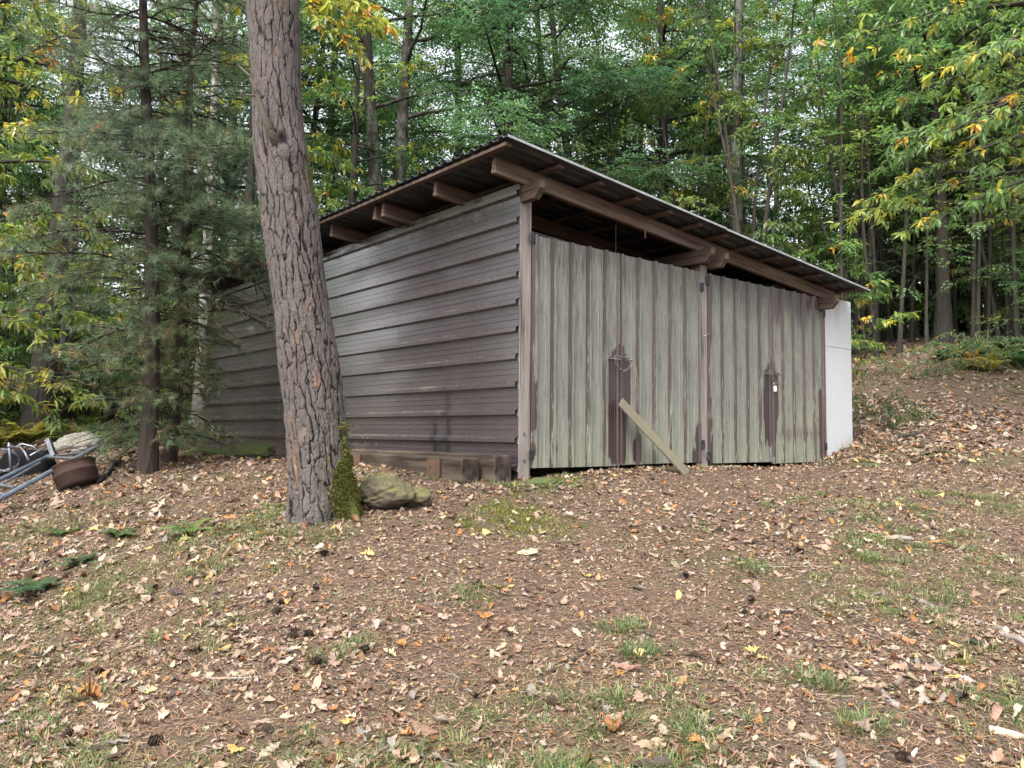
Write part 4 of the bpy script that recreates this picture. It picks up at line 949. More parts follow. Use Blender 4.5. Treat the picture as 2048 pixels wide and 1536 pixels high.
near_chestnut('chestnut with yellow green leaves at the left edge of the photo', -150, 10.2, 12, .16,
   [(-140, 250, 10.2, 150, 60, 10.0, .1, .04), (-140, 350, 10.2, 170, 330, 9.8, .1, .045), (-140, 560, 10.2, 110, 480, 10.4, .1, .04), (-130, 640, 10, 190, 640, 10.6, .15, .035), (-130, 720, 10, 180, 790, 9.9, .12, .03), (-140, 80, 10.2, 120, -30, 9.6, .1, .04), (-130, 420, 10, 90, 560, 9.2, .1, .03), (-140, 150, 10.2, 160, 200, 10.2, .1, .04), (-140, 480, 10.2, 200, 420, 10.6, .1, .04), (-140, 600, 10, 130, 700, 9.6, .12, .03), (-140, 300, 10, 110, 260, 9.4, .1, .035), (-140, 700, 10.2, 120, 850, 10.2, .14, .03)], 62, .16, .57, nl=14, leaf=.155)
near_chestnut('chestnut with orange and yellow sprays hanging beside the top of the big pine trunk', 480, 15.2, 12.5, .13,
   [(500, -60, 14.8, 760, 60, 12.5, .08, .04), (500, -140, 14.8, 720, 20, 12.0, .08, .04), (500, -100, 14.8, 690, 90, 12.6, .08, .03)], 63, .5, .62, nl=12, leaf=.19)

near_chestnut('fresh green chestnut showing just above the left roof edge beside the pine trunk', 560, 16.4, 9, .09, [(570, 330, 16.2, 745, 385, 15.0, .08, .03), (570, 360, 16.2, 700, 430, 14.8, .06, .03), (570, 300, 16.2, 700, 330, 15.4, .08, .03), (570, 400, 16.2, 650, 440, 15, .06, .03)], 65, .06, .5, nl=10, hb=.3, leaf=.19)

# ---- bluish young pine on the left: two stems, drooping needled branches down to the ground
def blue_pine():
    x, y = at(305, 8.4); org = np.array([x, y, g1(x, y) - .05]); r = RG(64)
    root = thing('pine_tree', 'bluish two stemmed pine with drooping needle branches at the left end of the wall', 'tree', org)
    trunks, limbs = [], []
    for (px, dz, r0, H) in ((300, 0, .085, 6.9), (340, .5, .065, 6.1)):
        q = at(px, 8.4 + dz); o = np.array([q[0] - x, q[1] - y, 0]); ts = np.linspace(0, 1, 12)
        top = -20 if px == 300 else 18; P = np.stack([o[0] + rgt[0] * top * .012 * ts + .05 * np.sin(ts * 6), o[1] + rgt[1] * top * .012 * ts, ts * H - .1 * (ts == 0)], 1); rad = r0 * (1 - ts) ** .7 * (1 + .3 * np.exp(-ts * 20)) + .008
        trunks.append((P, rad)); nb = 84
        for i in range(nb):
            t = .07 + .93 * ((i + r.random()) / nb) ** 1.1; p = np.array([np.interp(t, ts, P[:, k]) for k in range(3)]); az = i * 2.399 + r.uniform(-.3, .3); L = (1.42 if t < .75 else 1.42 * (1.05 - t) / .3) * r.uniform(.55, 1.1) * (.6 + 1.3 * min(t, .3))
            d = np.array([math.cos(az), math.sin(az), r.uniform(-.25, .35)]); pts = [p]
            if d @ rgt < -.2: L *= 1.08
            if d @ fwd < -.75: L *= .8
            if d @ rgt > .3 and p[2] < 1.7: L *= .55
            for s in range(6): pts.append(pts[-1] + nrm(d) * L / 6); d = nrm(d + r.normal(0, .12, 3) + np.array([0, 0, -.13 if t < .6 else -.02]))
            limbs.append((np.array(pts), np.linspace(.007 + .005 * L, .003, 7)))
    su = add_subs(r, limbs, 40, .5, .03, .16, .22); t = wood_mesh(trunks, limbs, su, (12, 5, 3)).build('trunk', M_BARKR, root, smooth=True)
    k = 15; TV = []; TT = []
    for i in range(k):
        a = i * 2.4; f = r.uniform(.35, 1.1); d = nrm(np.array([f, math.cos(a), math.sin(a)])); s = r.uniform(0, .5); pp = np.array([s, 0, 0]); wv = nrm(np.cross(d, (.3, .5, .8))) * .024
        TV += [pp - wv, pp + wv, pp + d * r.uniform(.8, 1.2)]; TT.append((3 * i, 3 * i + 1, 3 * i + 2))
    P, D = twig_frames(r, su, .056, (.0, 1.0), .12); P2 = P; n = len(P); wallside = np.clip((P @ rgt - .25) / .3, 0, 1) * np.clip((2.5 - P[:, 2]) / .6, 0, 1); keep = (fbm(P * 1.3, 44, 3) > -.30 + .6 * wallside) & (P[:, 2] > .15) & (r.random(len(P)) > .6 * wallside); P, D = P[keep], D[keep]; n = len(P)
    hue = .3 + .25 * fbm(P * .8, 45, 3) + r.normal(0, .08, n) + .08 * np.clip((2.0 - P[:, 2]) / 2, 0, 1); hue = np.where(r.random(n) < .04 + .06 * (P[:, 2] < 1.8), r.uniform(.75, 1, n), hue)
    mb = MB(); inst_t(mb, np.array(TV), np.array(TT), P, frames(D, r.normal(0, 1, (n, 3))), r.uniform(.06, .10, n), .5 + .25 * fbm(P * .9, 46, 2) + r.normal(0, .1, n), hue)
    mb.build('crown', M_NEEDLE, root)
    return root
blue_pine()

# ================================================================== STONES, SLEEPERS
def stone(name, label, cat, loc, size, mat, seed, rz=0, crease=False, flat=.55, group=None):
    import bmesh
    bm = bmesh.new(); bmesh.ops.create_icosphere(bm, subdivisions=5, radius=1); V = np.array([v.co[:] for v in bm.verts]); F = np.array([[v.index for v in f.verts] for f in bm.faces]); bm.free()
    n = V.copy(); s = 1 + .22 * fbm(V * 1.1, seed, 3) + .06 * fbm(V * 3.5, seed + 5, 4) + .014 * fbm(V * 14, seed + 9, 2)
    V = V * s[:, None]; V[:, 2] = np.where(V[:, 2] < 0, V[:, 2] * flat, V[:, 2])
    if crease:
        pl_ = V[:, 2] - .22 - .25 * V[:, 0] - .12 * np.sin(V[:, 0] * 3) ; V = V - n * (.13 * np.exp(-(pl_ / .07) ** 2) * np.clip(.9 - V[:, 0], 0, 1))[:, None]
        V = V - n * (.09 * np.clip(pl_ / .3, 0, 1) * (V[:, 1] < 0))[:, None] * 0
    V = V * (np.array(size) / 2)
    o = MB().add(V, tris=F).build(name, mat, smooth=True, loc=loc); o.rotation_euler = (0, 0, rz); return tag(o, label, cat, group)
YAW = math.atan2(rgt[1], rgt[0])
def st(px, Z, dz=0): x, y = at(px, Z); return (x, y, g1(x, y) + dz)
stone('boulder', 'mossy creased boulder between the big pine trunk and the shed corner', 'rock', st(772, 5.95, .09), (.40, .32, .33), M_ROCK, 3, YAW - .1, True)
stone('boulder_tail', 'low stone tapering away from the creased boulder', 'rock', st(826, 6.1, .04), (.30, .24, .2), M_ROCK, 8, YAW)
stone('mossy_stone', 'flat stone under a bright moss cushion close to the long wall', 'rock', st(502, 9.9, .05), (.62, .4, .28), M_MROCK, 13, YAW)
stone('mossy_stone', 'darker flat stone with thin moss beside the bright cushioned one', 'rock', st(420, 10.0, .0), (.75, .4, .2), M_MROCK, 17, YAW)
stone('pale_stone', 'large pale stone behind the scrap heap', 'rock', st(165, 9.9, .02), (.6, .4, .36), M_PROCK, 23, YAW)
stone('corner_moss', 'small moss hump at the foot of the corner post', 'rock', (.12, -.22, g1(.12, -.22) - .02), (.42, .26, .13), M_MROCK, 29, 0)
stone('pale_stone', 'thin pale stone lying flat in the path on the right', 'rock', st(1795, 6.0, -.01), (.2, .09, .07), M_PROCK, 31, YAW)

def sleeper(y0, y1, x, wd, ht, label, dz, plates):
    zb = min(g1(x, y0), g1(x, y1)) - .05 + dz; root = thing('railway_sleeper', label, 'timber', (x, y0, zb))
    b = MB().box((0, -wd / 2, 0), (y1 - y0, wd / 2, ht), .012).build('timber', M_SLEEP, root); b.rotation_euler = (0, 0, math.pi / 2)
    for p in plates:
        pb = MB().box((-wd / 2 - .008, p, .015), (-wd / 2 + .002, p + .2, ht - .02), .003).build('steel_plate', M_RPLATE, root)
        for dy in (.05, .15):
            for dz_ in (.06, .13): MB().tube([(-wd / 2 - .007, p + dy, dz_), (-wd / 2 - .0095, p + dy, dz_)], .009, 8).build('bolt', M_BLACK, pb)
        MB().box((-wd / 2 - .014, p - .022, .0), (-wd / 2 + .002, p - .004, ht - .01), .003).build('steel_angle', M_RUST, root)
    return root
sleeper(-.02, 2.55, -.19, .2, .25, 'long dark railway sleeper lying tight against the shed wall', .05, [])
sleeper(.12, 2.45, -.44, .2, .22, 'railway sleeper with rusty steel plates, the front one of the two by the wall', .045, [.32, 1.75])

# ================================================================== SCRAP HEAP (left)
def ppt(px, py, Z): return photo_ray(px, py, Z * 1.06)
def lift(px, Z, h): x, y = at(px, Z); return np.array([x, y, g1(x, y) + h])
fr = thing('steel_frame', 'long blue grey steel frame of two rails lying aslant over the scrap at the left', 'frame', ppt(95, 940, 7.3)); O = np.array(fr.location)
def railbar(p, q, r_, name, sides=4, mat=M_BLUEST, parent=None, org=None):
    p = np.array(p) - org; q = np.array(q) - org; return MB().tube([p, (p + q) / 2, q], r_, sides).build(name, mat, parent)
railbar(ppt(-60, 1030, 6.7), ppt(195, 893, 7.9), .024, 'rail', 8, M_BLUEST, fr, O); railbar(ppt(-60, 988, 7.4), ppt(112, 905, 8.3), .022, 'rail', 8, M_BLUEST, fr, O)
railbar(ppt(-50, 1000, 7.2), ppt(80, 925, 8.0), .012, 'inner_rail', 6, M_BLUEST, fr, O)
for a, b in (((186, 902, 7.85), (88, 915, 8.2)), ((150, 917, 7.65), (92, 914, 8.15)), ((30, 975, 7.2), (-30, 965, 7.5)), ((10, 990, 7.0), (-30, 975, 7.4))): railbar(ppt(*a), ppt(*b), .016, 'cross_bar', 6, M_GALV, fr, O)
s = MB(); c0 = ppt(96, 878, 8.15) - O; c1 = ppt(108, 912, 8.1) - O; s.tube([c0, c1], .033, 4); s.build('upright_channel', M_GALV, fr)
railbar(ppt(200, 905, 8.0), ppt(262, 873, 9.2), .02, 'dark_rail', 6, M_BLACK, fr, O)
# rusty ring: a short open drum lying tilted
d = thing('rusty_drum', 'short rust brown open drum tipped on the slope under the steel frame', 'drum', ppt(152, 947, 7.55) + np.array([0, 0, -.02])); d.rotation_mode = 'QUATERNION'; d.rotation_quaternion = Quaternion(fwd, R_(-24)) @ Quaternion(rgt, R_(-9))
mb = MB(); n = 40; a = np.arange(n) / n * 2 * math.pi
rings = [(.17, -.12), (.19, -.1), (.195, 0), (.2, .005), (.2, .02), (.195, .025), (.2, .1), (.215, .115), (.195, .115), (.185, .02), (.17, -.1)]
V = np.concatenate([np.stack([np.cos(a) * r0, np.sin(a) * r0, np.full(n, z0)], 1) for r0, z0 in rings]); Q = []
for k in range(len(rings) - 1):
    i = np.arange(n); Q.append(np.stack([k * n + i, k * n + (i + 1) % n, (k + 1) * n + (i + 1) % n, (k + 1) * n + i], 1))
mb.add(V, np.concatenate(Q)); mb.tube([(0, 0, -.119), (0, 0, -.112)], .17, 24); mb.build('drum_wall', M_RUST, d, smooth=True)
# black tub with a tubular handle
t = thing('wheelbarrow', 'black plastic barrow tub with bent grey tube handles lying in the scrap', 'wheelbarrow', ppt(55, 930, 8.3)); O2 = np.array(t.location)
mb = MB(); n = 28; rings = []
for k, (sx, sz) in enumerate(((.0, .17), (.12, .165), (.2, .12), (.25, .0), (.27, -.16))):
    a = np.linspace(0, 2 * math.pi, n, endpoint=False); rings.append(np.stack([np.cos(a) * sx * 1.25, np.sin(a) * sx * .8, np.full(n, sz)], 1))
V = np.concatenate(rings); i = np.arange(n); Q = np.concatenate([np.stack([k * n + i, k * n + (i + 1) % n, (k + 1) * n + (i + 1) % n, (k + 1) * n + i], 1)[:, ::-1] for k in range(4)])
mb.add(V, Q).build('tub', M_PLASTIC, t, smooth=True).rotation_euler = (0, 0, YAW)
def gtube(pts, r_, name, mat=M_GALV): MB().tube(np.array(pts) - O2, r_, 8).build(name, mat, t, smooth=True)
gtube([ppt(18, 885, 8.0), ppt(20, 910, 8.0), ppt(23, 945, 7.95)], .016, 'handle_tube'); gtube([ppt(14, 893, 8.0), ppt(42, 895, 7.95), ppt(50, 905, 7.9), ppt(58, 922, 7.85)], .013, 'handle_tube')
gtube([ppt(22, 898, 8.05), ppt(45, 888, 8.1), ppt(66, 893, 8.1), ppt(84, 908, 8.1)], .012, 'handle_tube'); gtube([ppt(60, 911, 7.9), ppt(102, 888, 8.2)], .007, 'brace_rod', M_CHROME)
gtube([ppt(85, 906, 8.3), ppt(108, 893, 8.35)], .03, 'grip', M_BLACK)
wm = thing('wire_roll', 'loose roll of pale fence wire at the left picture edge', 'wire', ppt(2, 920, 8.2)); mb = MB(); q = RG(3)
for k in range(26):
    a = np.linspace(0, 2 * math.pi, 22); r0 = .17 + q.normal(0, .012); mb.tube(np.stack([np.cos(a) * r0 * 1.1, np.full(22, -.2 + .4 * k / 26 + 0), np.sin(a) * r0 * .62], 1) + q.normal(0, .006, (22, 3)), .0035, 4, cap=False)
mb.build('wire', M_GALV, wm).rotation_euler = (0, 0, YAW + .4)
hp = MB(); hp.tube([lift(205, 8.0, .03), lift(222, 8.3, .02), lift(245, 9.0, .025), lift(272, 9.6, .03)], .02, 8); tag(hp.build('black_hose', M_PLASTIC, smooth=True), 'black hose running along the ground under the bluish pine', 'hose')

# ================================================================== FERNS, BRACKEN, BRAMBLES
def fern_mesh(seed, nf, L, spread=.7):
    r = RG(seed); mb = MB()
    for f in range(nf):
        az = f * 2.399 + r.uniform(-.3, .3); l = L * r.uniform(.7, 1.1); e = r.uniform(.5, 1.15) * spread; t = np.linspace(0, 1, 9)
        h = np.stack([np.cos(az) * t * l * math.cos(e) * (1 + .15 * t), np.sin(az) * t * l * math.cos(e) * (1 + .15 * t), l * (math.sin(e) * t - .45 * t ** 2.6)], 1); hue = r.uniform(-.12, .12); mb.tube(h, np.linspace(.004, .001, 9), 3, cap=False, tint=.3, hue=.6)
        P, D, S = [], [], []
        for k in range(3, 26):
            s = k / 26; p = np.array([np.interp(s, t, h[:, c]) for c in range(3)]); j = min(int(s * 8), 7); d = nrm(h[j + 1] - h[j]); side = nrm(np.cross(d, (0, 0, 1)))
            for sg in (-1, 1):
                P.append(p); D.append(side * sg + d * .55 + np.array([0, 0, r.uniform(-.2, .05)])); S.append(l * .36 * (1 - s) ** .8 * (.35 + s * 2.2 if s < .3 else 1) * r.uniform(.85, 1.1) + .015)
        P, D, S = np.array(P), nrm(np.array(D)), np.array(S)
        TV = [(0, 0, 0)]; 
        tv = np.array([(0, .03, 0), (.2, .2, 0), (.32, .05, 0), (.5, .15, 0), (.6, .04, 0), (.8, .09, 0), (1, 0, -.12), (.8, -.09, 0), (.6, -.04, 0), (.5, -.15, 0), (.32, -.05, 0), (.2, -.2, 0), (0, -.03, 0)]); tt = np.array([(0, 1, 11), (0, 11, 12), (1, 2, 10), (1, 10, 11), (2, 3, 9), (2, 9, 10), (3, 4, 8), (3, 8, 9), (4, 5, 7), (4, 7, 8), (5, 6, 7)])
        n = len(P); inst_t(mb, tv, tt, P, frames(D, np.tile([0, 0, 1.], (n, 1))), S, r.uniform(.3, .7, n), np.full(n, .25 + hue))
    return mb
FERNM = {}
def fern(px, Z, s, label, hue, group=None, seed=0, name='fern'):
    r = RG(seed + 100); mb = fern_mesh(seed, int(r.integers(6, 10)) + 3 * (name == 'bracken'), .55, .85 if name == 'fern' else 1.25)
    for k, (o, v) in enumerate(mb.a['hue']): mb.a['hue'][k] = (o, np.clip(v + hue, 0, 1))
    x, y = at(px, Z); o = mb.build(name, M_FERN, None, loc=(x, y, g1(x, y) - .01)); o.scale = (s,) * 3; o.rotation_euler = (0, 0, r.uniform(0, 6)); return tag(o, label, 'fern', group)
fern(392, 5.95, .55, 'bright green fern left of the big pine foot', .15, seed=1)
fern(85, 5.4, .62, 'bluish green fern near the left edge of the slope', -.15, seed=2); fern(172, 5.8, .42, 'small bluish fern right of the larger bluish one', -.15, seed=3)
fern(245, 6.3, .4, 'thin fern below the rusty drum', -.05, seed=4); fern(130, 6.6, .4, 'low fern tuft under the steel frame', .05, seed=5)
fern(560, 6.3, .35, 'pale green fern just left of the pine bark', .2, seed=6)
for k, (px, Z, s, h) in enumerate(((8, 10.2, 1.0, .42), (60, 10.5, 1.1, .5), (105, 10.8, 1.0, .4), (150, 10.6, .9, .48), (190, 10.9, 1.0, .42), (-40, 10.0, 1.1, .5), (35, 11.2, 1.2, .38), (130, 11.5, 1.2, .35), (215, 11.5, .9, .5))):
    fern(px, Z, s, 'yellowing bracken behind the scrap heap', h, 'yellow bracken behind the scrap', 10 + k, 'bracken')
for k, (px, Z, s, h) in enumerate(((1960, 14.2, 1.3, .05), (2010, 14.4, 1.3, .1), (2040, 13.6, 1.1, .0), (1925, 14.7, 1.2, .02), (2075, 14, 1.3, .1), (1985, 13.4, 1.0, .55), (1890, 14.6, .9, .0))):
    fern(px, Z, s, 'green bracken on the bank at the edge of the dark thicket', h, 'bracken on the right bank', 30 + k, 'bracken')
fern(1950, 13.8, 1.1, 'dead orange brown bracken frond above the bramble bank', .8, None, 41, 'bracken')
def bramble(px, Z, R0, H0, label, seed, group=None, yel=.05):
    r = RG(seed); x, y = at(px, Z); org = np.array([x, y, g1(x, y)]); subs = []
    for k in range(int(26 * R0)):
        az = r.uniform(0, 6.28); q0 = r.uniform(0, R0 * .5); o = np.array([math.cos(az) * q0, math.sin(az) * q0, 0]); t = np.linspace(0, 1, 6)[:, None]; L = R0 * r.uniform(.5, 1); pts = o + np.hstack([np.cos(az) * t * L, np.sin(az) * t * L, H0 * r.uniform(.5, 1.1) * np.sin(t * 2.6)]); subs.append((pts, np.full(6, .004)))
    mb = MB()
    for p, q in subs: mb.tube(p, q, 3, cap=False, tint=.1, hue=1.)
    leafy_chest(r, subs, .11, mb, leaf=.075, hue0=.2, per=4, yellow=yel); return tag(mb.build('bramble', M_HORN, None, loc=org), label, 'bramble', group)
bramble(1985, 13.9, 1.2, .55, 'bramble heap under the bracken on the right bank', 71); bramble(2060, 13.4, 1.0, .5, 'bramble heap cut by the right edge', 72); bramble(1745, 12.2, .7, .35, 'low bramble patch beside the white boards', 73)
bramble(1775, 11.6, .6, .25, 'flat bramble trailing down the bank toward the boards', 74); bramble(1850, 13.6, .9, .3, 'low bramble at the foot of the dark thicket', 75); bramble(270, 10.8, .9, .35, 'low bramble under the bluish pine', 76); bramble(345, 12.5, 1.0, .5, 'bramble beside the white barked trunk', 77)

# ================================================================== LITTER
def scatter(n, Z0, Z1, seed, pw=1.0, lat=.78):
    q = RG(seed); Z = (Z0 ** pw + (Z1 ** pw - Z0 ** pw) * q.random(n)) ** (1 / pw); X = q.uniform(-1, 1, n) * (Z * lat + .4)
    fh = fwd[:2]; P = CAM[:2] + Z[:, None] * fh + X[:, None] * rgt[:2]; ok = ~((P[:, 0] > -.02) & (P[:, 0] < 5.34) & (P[:, 1] > .0) & (P[:, 1] < 8.2)); P = P[ok]
    ok = np.hypot(P[:, 0] - PBASE[0], P[:, 1] - PBASE[1]) > .22; return P[ok], q
def gnormal(P):
    e = .04; dx = (gz(P[:, 0] + e, P[:, 1]) - gz(P[:, 0] - e, P[:, 1])) / (2 * e); dy = (gz(P[:, 0], P[:, 1] + e) - gz(P[:, 0], P[:, 1] - e)) / (2 * e); return nrm(np.stack([-dx, -dy, np.ones(len(P))], 1))
def outline(kind, q):
    if kind == 'oak':
        xs = np.array([0, .08, .2, .3, .38, .5, .58, .7, .78, .88, .95, 1.0]); w = np.array([.015, .03, .13, .09, .24, .15, .33, .2, .28, .15, .16, .0])
    elif kind == 'chest':
        xs = np.array([0, .06, .15, .25, .35, .45, .55, .65, .75, .85, .93, 1.]); w = np.array([.01, .05, .11, .15, .165, .175, .17, .155, .125, .085, .045, 0])
    elif kind == 'maple':
        xs = np.array([0, .18, .12, .3, .42, .4, .62, .66, .72, .85, .9, 1.]); w = np.array([.02, .12, .36, .24, .5, .3, .34, .2, .22, .1, .1, 0])
    else:
        xs = np.linspace(0, 1, 6); w = np.array([.06, .26, .3, .2, .24, .0])
    return xs, w * q.uniform(.85, 1.15, len(w))
def leaf_tpl(kind, q):
    xs, w = outline(kind, q); n = len(xs); V = np.vstack([np.stack([xs - .5, w, 0 * xs], 1), np.stack([xs - .5, 0 * xs, 0 * xs], 1), np.stack([xs - .5, -w * q.uniform(.85, 1.15, n), 0 * xs], 1)])
    if kind == 'maple': V[n:2 * n, 0] = np.maximum.accumulate(V[n:2 * n, 0])
    T = []
    for i in range(n - 1):
        for b in (0, n): T += [(b + i, b + n + i, b + n + i + 1), (b + i, b + n + i + 1, b + i + 1)]
    return V, np.array(T)
PAL_K = .80
PAL = {'tan': (.38, .265, .175), 'pale': (.50, .385, .27), 'pink': (.38, .245, .165), 'orange': (.46, .20, .05), 'rust': (.28, .125, .05), 'brown': (.17, .095, .06), 'yellow': (.58, .42, .12), 'lemon': (.55, .50, .17), 'grey': (.30, .25, .21), 'dark': (.075, .048, .036)}
def leaves(mb, P, q, kinds, size, names, probs, curl=1.0, lift_=.006, tilt=.28):
    n = len(P); N = gnormal(P); N = nrm(N + q.normal(0, tilt, (n, 3))); az = q.uniform(0, 6.28, n); D = np.stack([np.cos(az), np.sin(az), 0 * az], 1); Fm = frames(D - N * (D * N).sum(-1, keepdims=True), N)
    zc = gz(P[:, 0], P[:, 1]); sz = q.uniform(*size, n) * (.75 + .5 * q.random(n) ** 2); pal = np.array([PAL[k] for k in names]) * PAL_K; pal = pal * .88 + .12 * pal.mean(1, keepdims=True); ci = q.choice(len(names), n, p=np.array(probs) / sum(probs)); col = pal[ci] * q.uniform(.72, 1.22, (n, 1)) * (1 + q.normal(0, .05, (n, 3)))
    ki = q.integers(0, len(kinds) * 2, n)
    tp = [leaf_tpl(kinds[k % len(kinds)], q) for k in range(len(kinds) * 2)]
    for k, (TV, TT) in enumerate(tp):
        m = ki == k; c = m.sum()
        if not c: continue
        kx, ky, tw = q.normal(.35, .55, c) * curl, q.normal(.9, .8, c) * curl, q.normal(0, .5, c) * curl; x, y = TV[:, 0], TV[:, 1]
        zz = kx[:, None] * x ** 2 + ky[:, None] * y ** 2 * 2 + tw[:, None] * x * y + .03 * np.sin(x * 14 + np.arange(c)[:, None]) * np.abs(y) * 6; zz -= zz.min(1, keepdims=True)
        L = np.stack([np.broadcast_to(x, zz.shape) * (1 - .12 * np.abs(kx[:, None])), np.broadcast_to(y, zz.shape) * (1 - .15 * np.clip(ky[:, None], 0, 2)), zz], -1) * sz[m][:, None, None]
        V = np.stack([P[m, 0], P[m, 1], zc[m] + lift_ * q.uniform(.2, 1.6, c)], 1)[:, None] + np.einsum('nij,nkj->nki', Fm[m], L); kk = len(TV)
        sh = 1 + .12 * (np.abs(y)[None] < .001) * 0 - .1 * q.random((c, kk)); C = col[m][:, None] * sh[..., None]
        mb.add(V.reshape(-1, 3), tris=(TT[None] + (np.arange(c) * kk)[:, None, None]).reshape(-1, 3), col=np.clip(C.reshape(-1, 3), 0, 1))
lit = MB()
pathw = lambda P: np.exp(-(((P[:, 0] - 2.3) / 2.6) ** 2 + ((P[:, 1] + .9) / .9) ** 2))
NM = ['tan', 'pale', 'pink', 'orange', 'rust', 'brown', 'yellow', 'lemon', 'grey', 'dark']
P, q = scatter(17000, 1.6, 9.5, 1, 1.25); k = q.random(len(P)) > .8 * pathw(P); cl = fbm(np.column_stack([P, 0 * P[:, 0]]) * 1.3, 5, 3); k &= q.random(len(P)) < np.clip(.55 + 1.1 * cl, .1, 1); leaves(lit, P[k], q, ['oak', 'oak', 'chest'], (.042, .09), NM, [6, 5, 4, 1.5, 1.4, 3, .35, .15, 1.6, 1.5])
P, q = scatter(380, 1.8, 8, 2, 1.2); leaves(lit, P, q, ['chest'], (.09, .15), NM, [5, 6, 3, 1.2, 1, 1, .4, .1, .5, .2], .8)
P, q = scatter(70, 1.8, 8, 3, 1.2); leaves(lit, P, q, ['maple', 'oak'], (.07, .11), ['yellow', 'lemon', 'orange'], [2, 2, 2], .8)
P, q = scatter(78000, 1.6, 9.5, 4, 1.2); k = (q.random(len(P)) > .25 * pathw(P)) & (q.random(len(P)) < np.clip(.75 + .6 * fbm(np.column_stack([P, 0 * P[:, 0]]) * 1.7, 6, 3), .25, 1)); leaves(lit, P[k], q, ['frag'], (.010, .036), NM, [5, 5, 4, .8, 1.2, 4, .15, .1, 2, 3], .8, .004)
# banks left and right: thick drifts of leaves
def drift(n, x0, x1, y0, y1, seed, size, kinds, dens=None):
    q = RG(seed); P = np.stack([q.uniform(x0, x1, n), q.uniform(y0, y1, n)], 1); ok = ~((P[:, 0] > -.02) & (P[:, 0] < 5.34) & (P[:, 1] > .0) & (P[:, 1] < 8.2)); P = P[ok]
    if dens is not None: P = P[q.random(len(P)) < dens(P)]
    leaves(lit, P, q, kinds, size, NM, [5, 5, 5, 1.6, 2, 3, .5, .2, 1.5, 1.2], 1.0, .01, .35)
drift(5000, 5.0, 13.5, -4.5, 4.5, 11, (.05, .12), ['chest', 'oak']); drift(2600, 5.2, 8.2, -1.6, 1.6, 12, (.06, .13), ['chest', 'oak'])
drift(5200, -6.5, -.1, .6, 10, 13, (.05, .13), ['oak', 'chest']); drift(5000, 6, 22, -3, 14, 14, (.09, .17), ['chest']); drift(4000, -12, 0, 6, 20, 15, (.09, .16), ['chest'])
drift(900, -1.0, 5.3, -.45, -.02, 16, (.03, .07), ['oak'])
tag(lit.build('fallen_leaves', M_LITTER, smooth=True), 'dry oak and chestnut leaves strewn over the whole slope', kind='stuff')
# needles
P, q = scatter(90000, 1.4, 9.5, 21, 1.15); n = len(P); az = q.uniform(0, 6.28, n); L = q.uniform(.03, .075, n); wd = q.uniform(.0009, .0018, n) * (1 + P.shape[1] * 0); D = np.stack([np.cos(az), np.sin(az), q.normal(0, .22, n)], 1); Fm = frames(D, gnormal(P))
nl = MB(); Pz = np.column_stack([P, gz(P[:, 0], P[:, 1]) + q.uniform(.002, .012, n)]); pal = np.array([(.30, .17, .10), (.22, .12, .075), (.40, .28, .19), (.13, .08, .055), (.34, .19, .10)]); C = .82 * pal[q.integers(0, 5, n)] * q.uniform(.8, 1.2, (n, 1))
TVn = np.array([(-.5, -1, 0), (-.5, 1, 0), (.5, 1, 0), (.5, -1, 0)]); S = np.stack([L, wd, wd], 1); V = Pz[:, None] + np.einsum('nij,nkj->nki', Fm, TVn[None] * S[:, None]); nl.add(V.reshape(-1, 3), quads=(np.arange(4)[None, ::-1] + np.arange(n)[:, None] * 4), col=np.repeat(C, 4, 0))
tag(nl.build('pine_needles', M_NLIT), 'brown pine needles carpeting the slope', kind='stuff')
# grass
gr = MB()
def grass(P, q, per, Hh, hue, spread=.05, wd=.0022):
    n = len(P) * per; B = np.repeat(P, per, 0) + q.normal(0, spread, (n, 2)); z = gz(B[:, 0], B[:, 1]); dB = B - np.repeat(P, per, 0); az = np.arctan2(dB[:, 1], dB[:, 0]) + q.normal(0, .7, n); h = q.uniform(.4, 1.15, n) * np.repeat(Hh * q.uniform(.6, 1.25, len(P)), per); lean = q.uniform(.35, 1.55, n); d = np.stack([np.cos(az), np.sin(az)], 1); s = np.stack([-d[:, 1], d[:, 0]], 1)
    def pt(t, side, w_): xy = B + d * (lean * h * t ** 1.6)[:, None] + s * (side * w_); return np.column_stack([xy, z + h * t * (1 - .32 * lean * t) - .004])
    V = np.stack([pt(0, -1, wd), pt(0, 1, wd), pt(.55, -1, wd * .9), pt(.55, 1, wd * .9), pt(1, 0, 0)], 1).reshape(-1, 3); k = np.arange(n)[:, None] * 5
    gr.add(V, quads=np.array([[0, 1, 3, 2]]) + k, tint=np.repeat(q.random(n), 5), hue=np.repeat(np.clip(hue + q.normal(0, .16, n) + np.repeat(q.normal(0, .1, len(P)), per), 0, 1), 5)); gr.t.append(np.array([[2, 3, 4]]) + k + gr.n - n * 5)
P, q = scatter(2000, 1.7, 7.5, 31, 1.2); cl = fbm(np.column_stack([P, 0 * P[:, 0]]) * .9, 55, 3); k = (q.random(len(P)) < np.clip(.34 + 1.2 * cl - pathw(P), 0, 1)); grass(P[k], q, 60, .055, .45, .042)
P, q = scatter(5200, 1.7, 8, 32, 1.2); k = (q.random(len(P)) < np.clip(.55 + .9 * fbm(np.column_stack([P, 0 * P[:, 0]]) * .9, 55, 3) - .9 * pathw(P), 0.05, 1)); grass(P[k], q, 16, .04, .66, .08, .0016)
P = np.array([at(px, Z) for px, Z in ((1215, 3.25), (1160, 2.85), (1310, 2.75), (910, 2.75), (1665, 3.2), (1270, 4.2), (935, 4.5), (1280, 3.9), (690, 3.9), (1400, 3.1), (2030, 3.3), (1385, 2.9), (1520, 5.2), (620, 3.0), (1640, 3.6))]); P = np.repeat(P, 3, 0) + RG(4).normal(0, .05, (45, 2)); grass(P, RG(5), 60, .075, .3, .05)
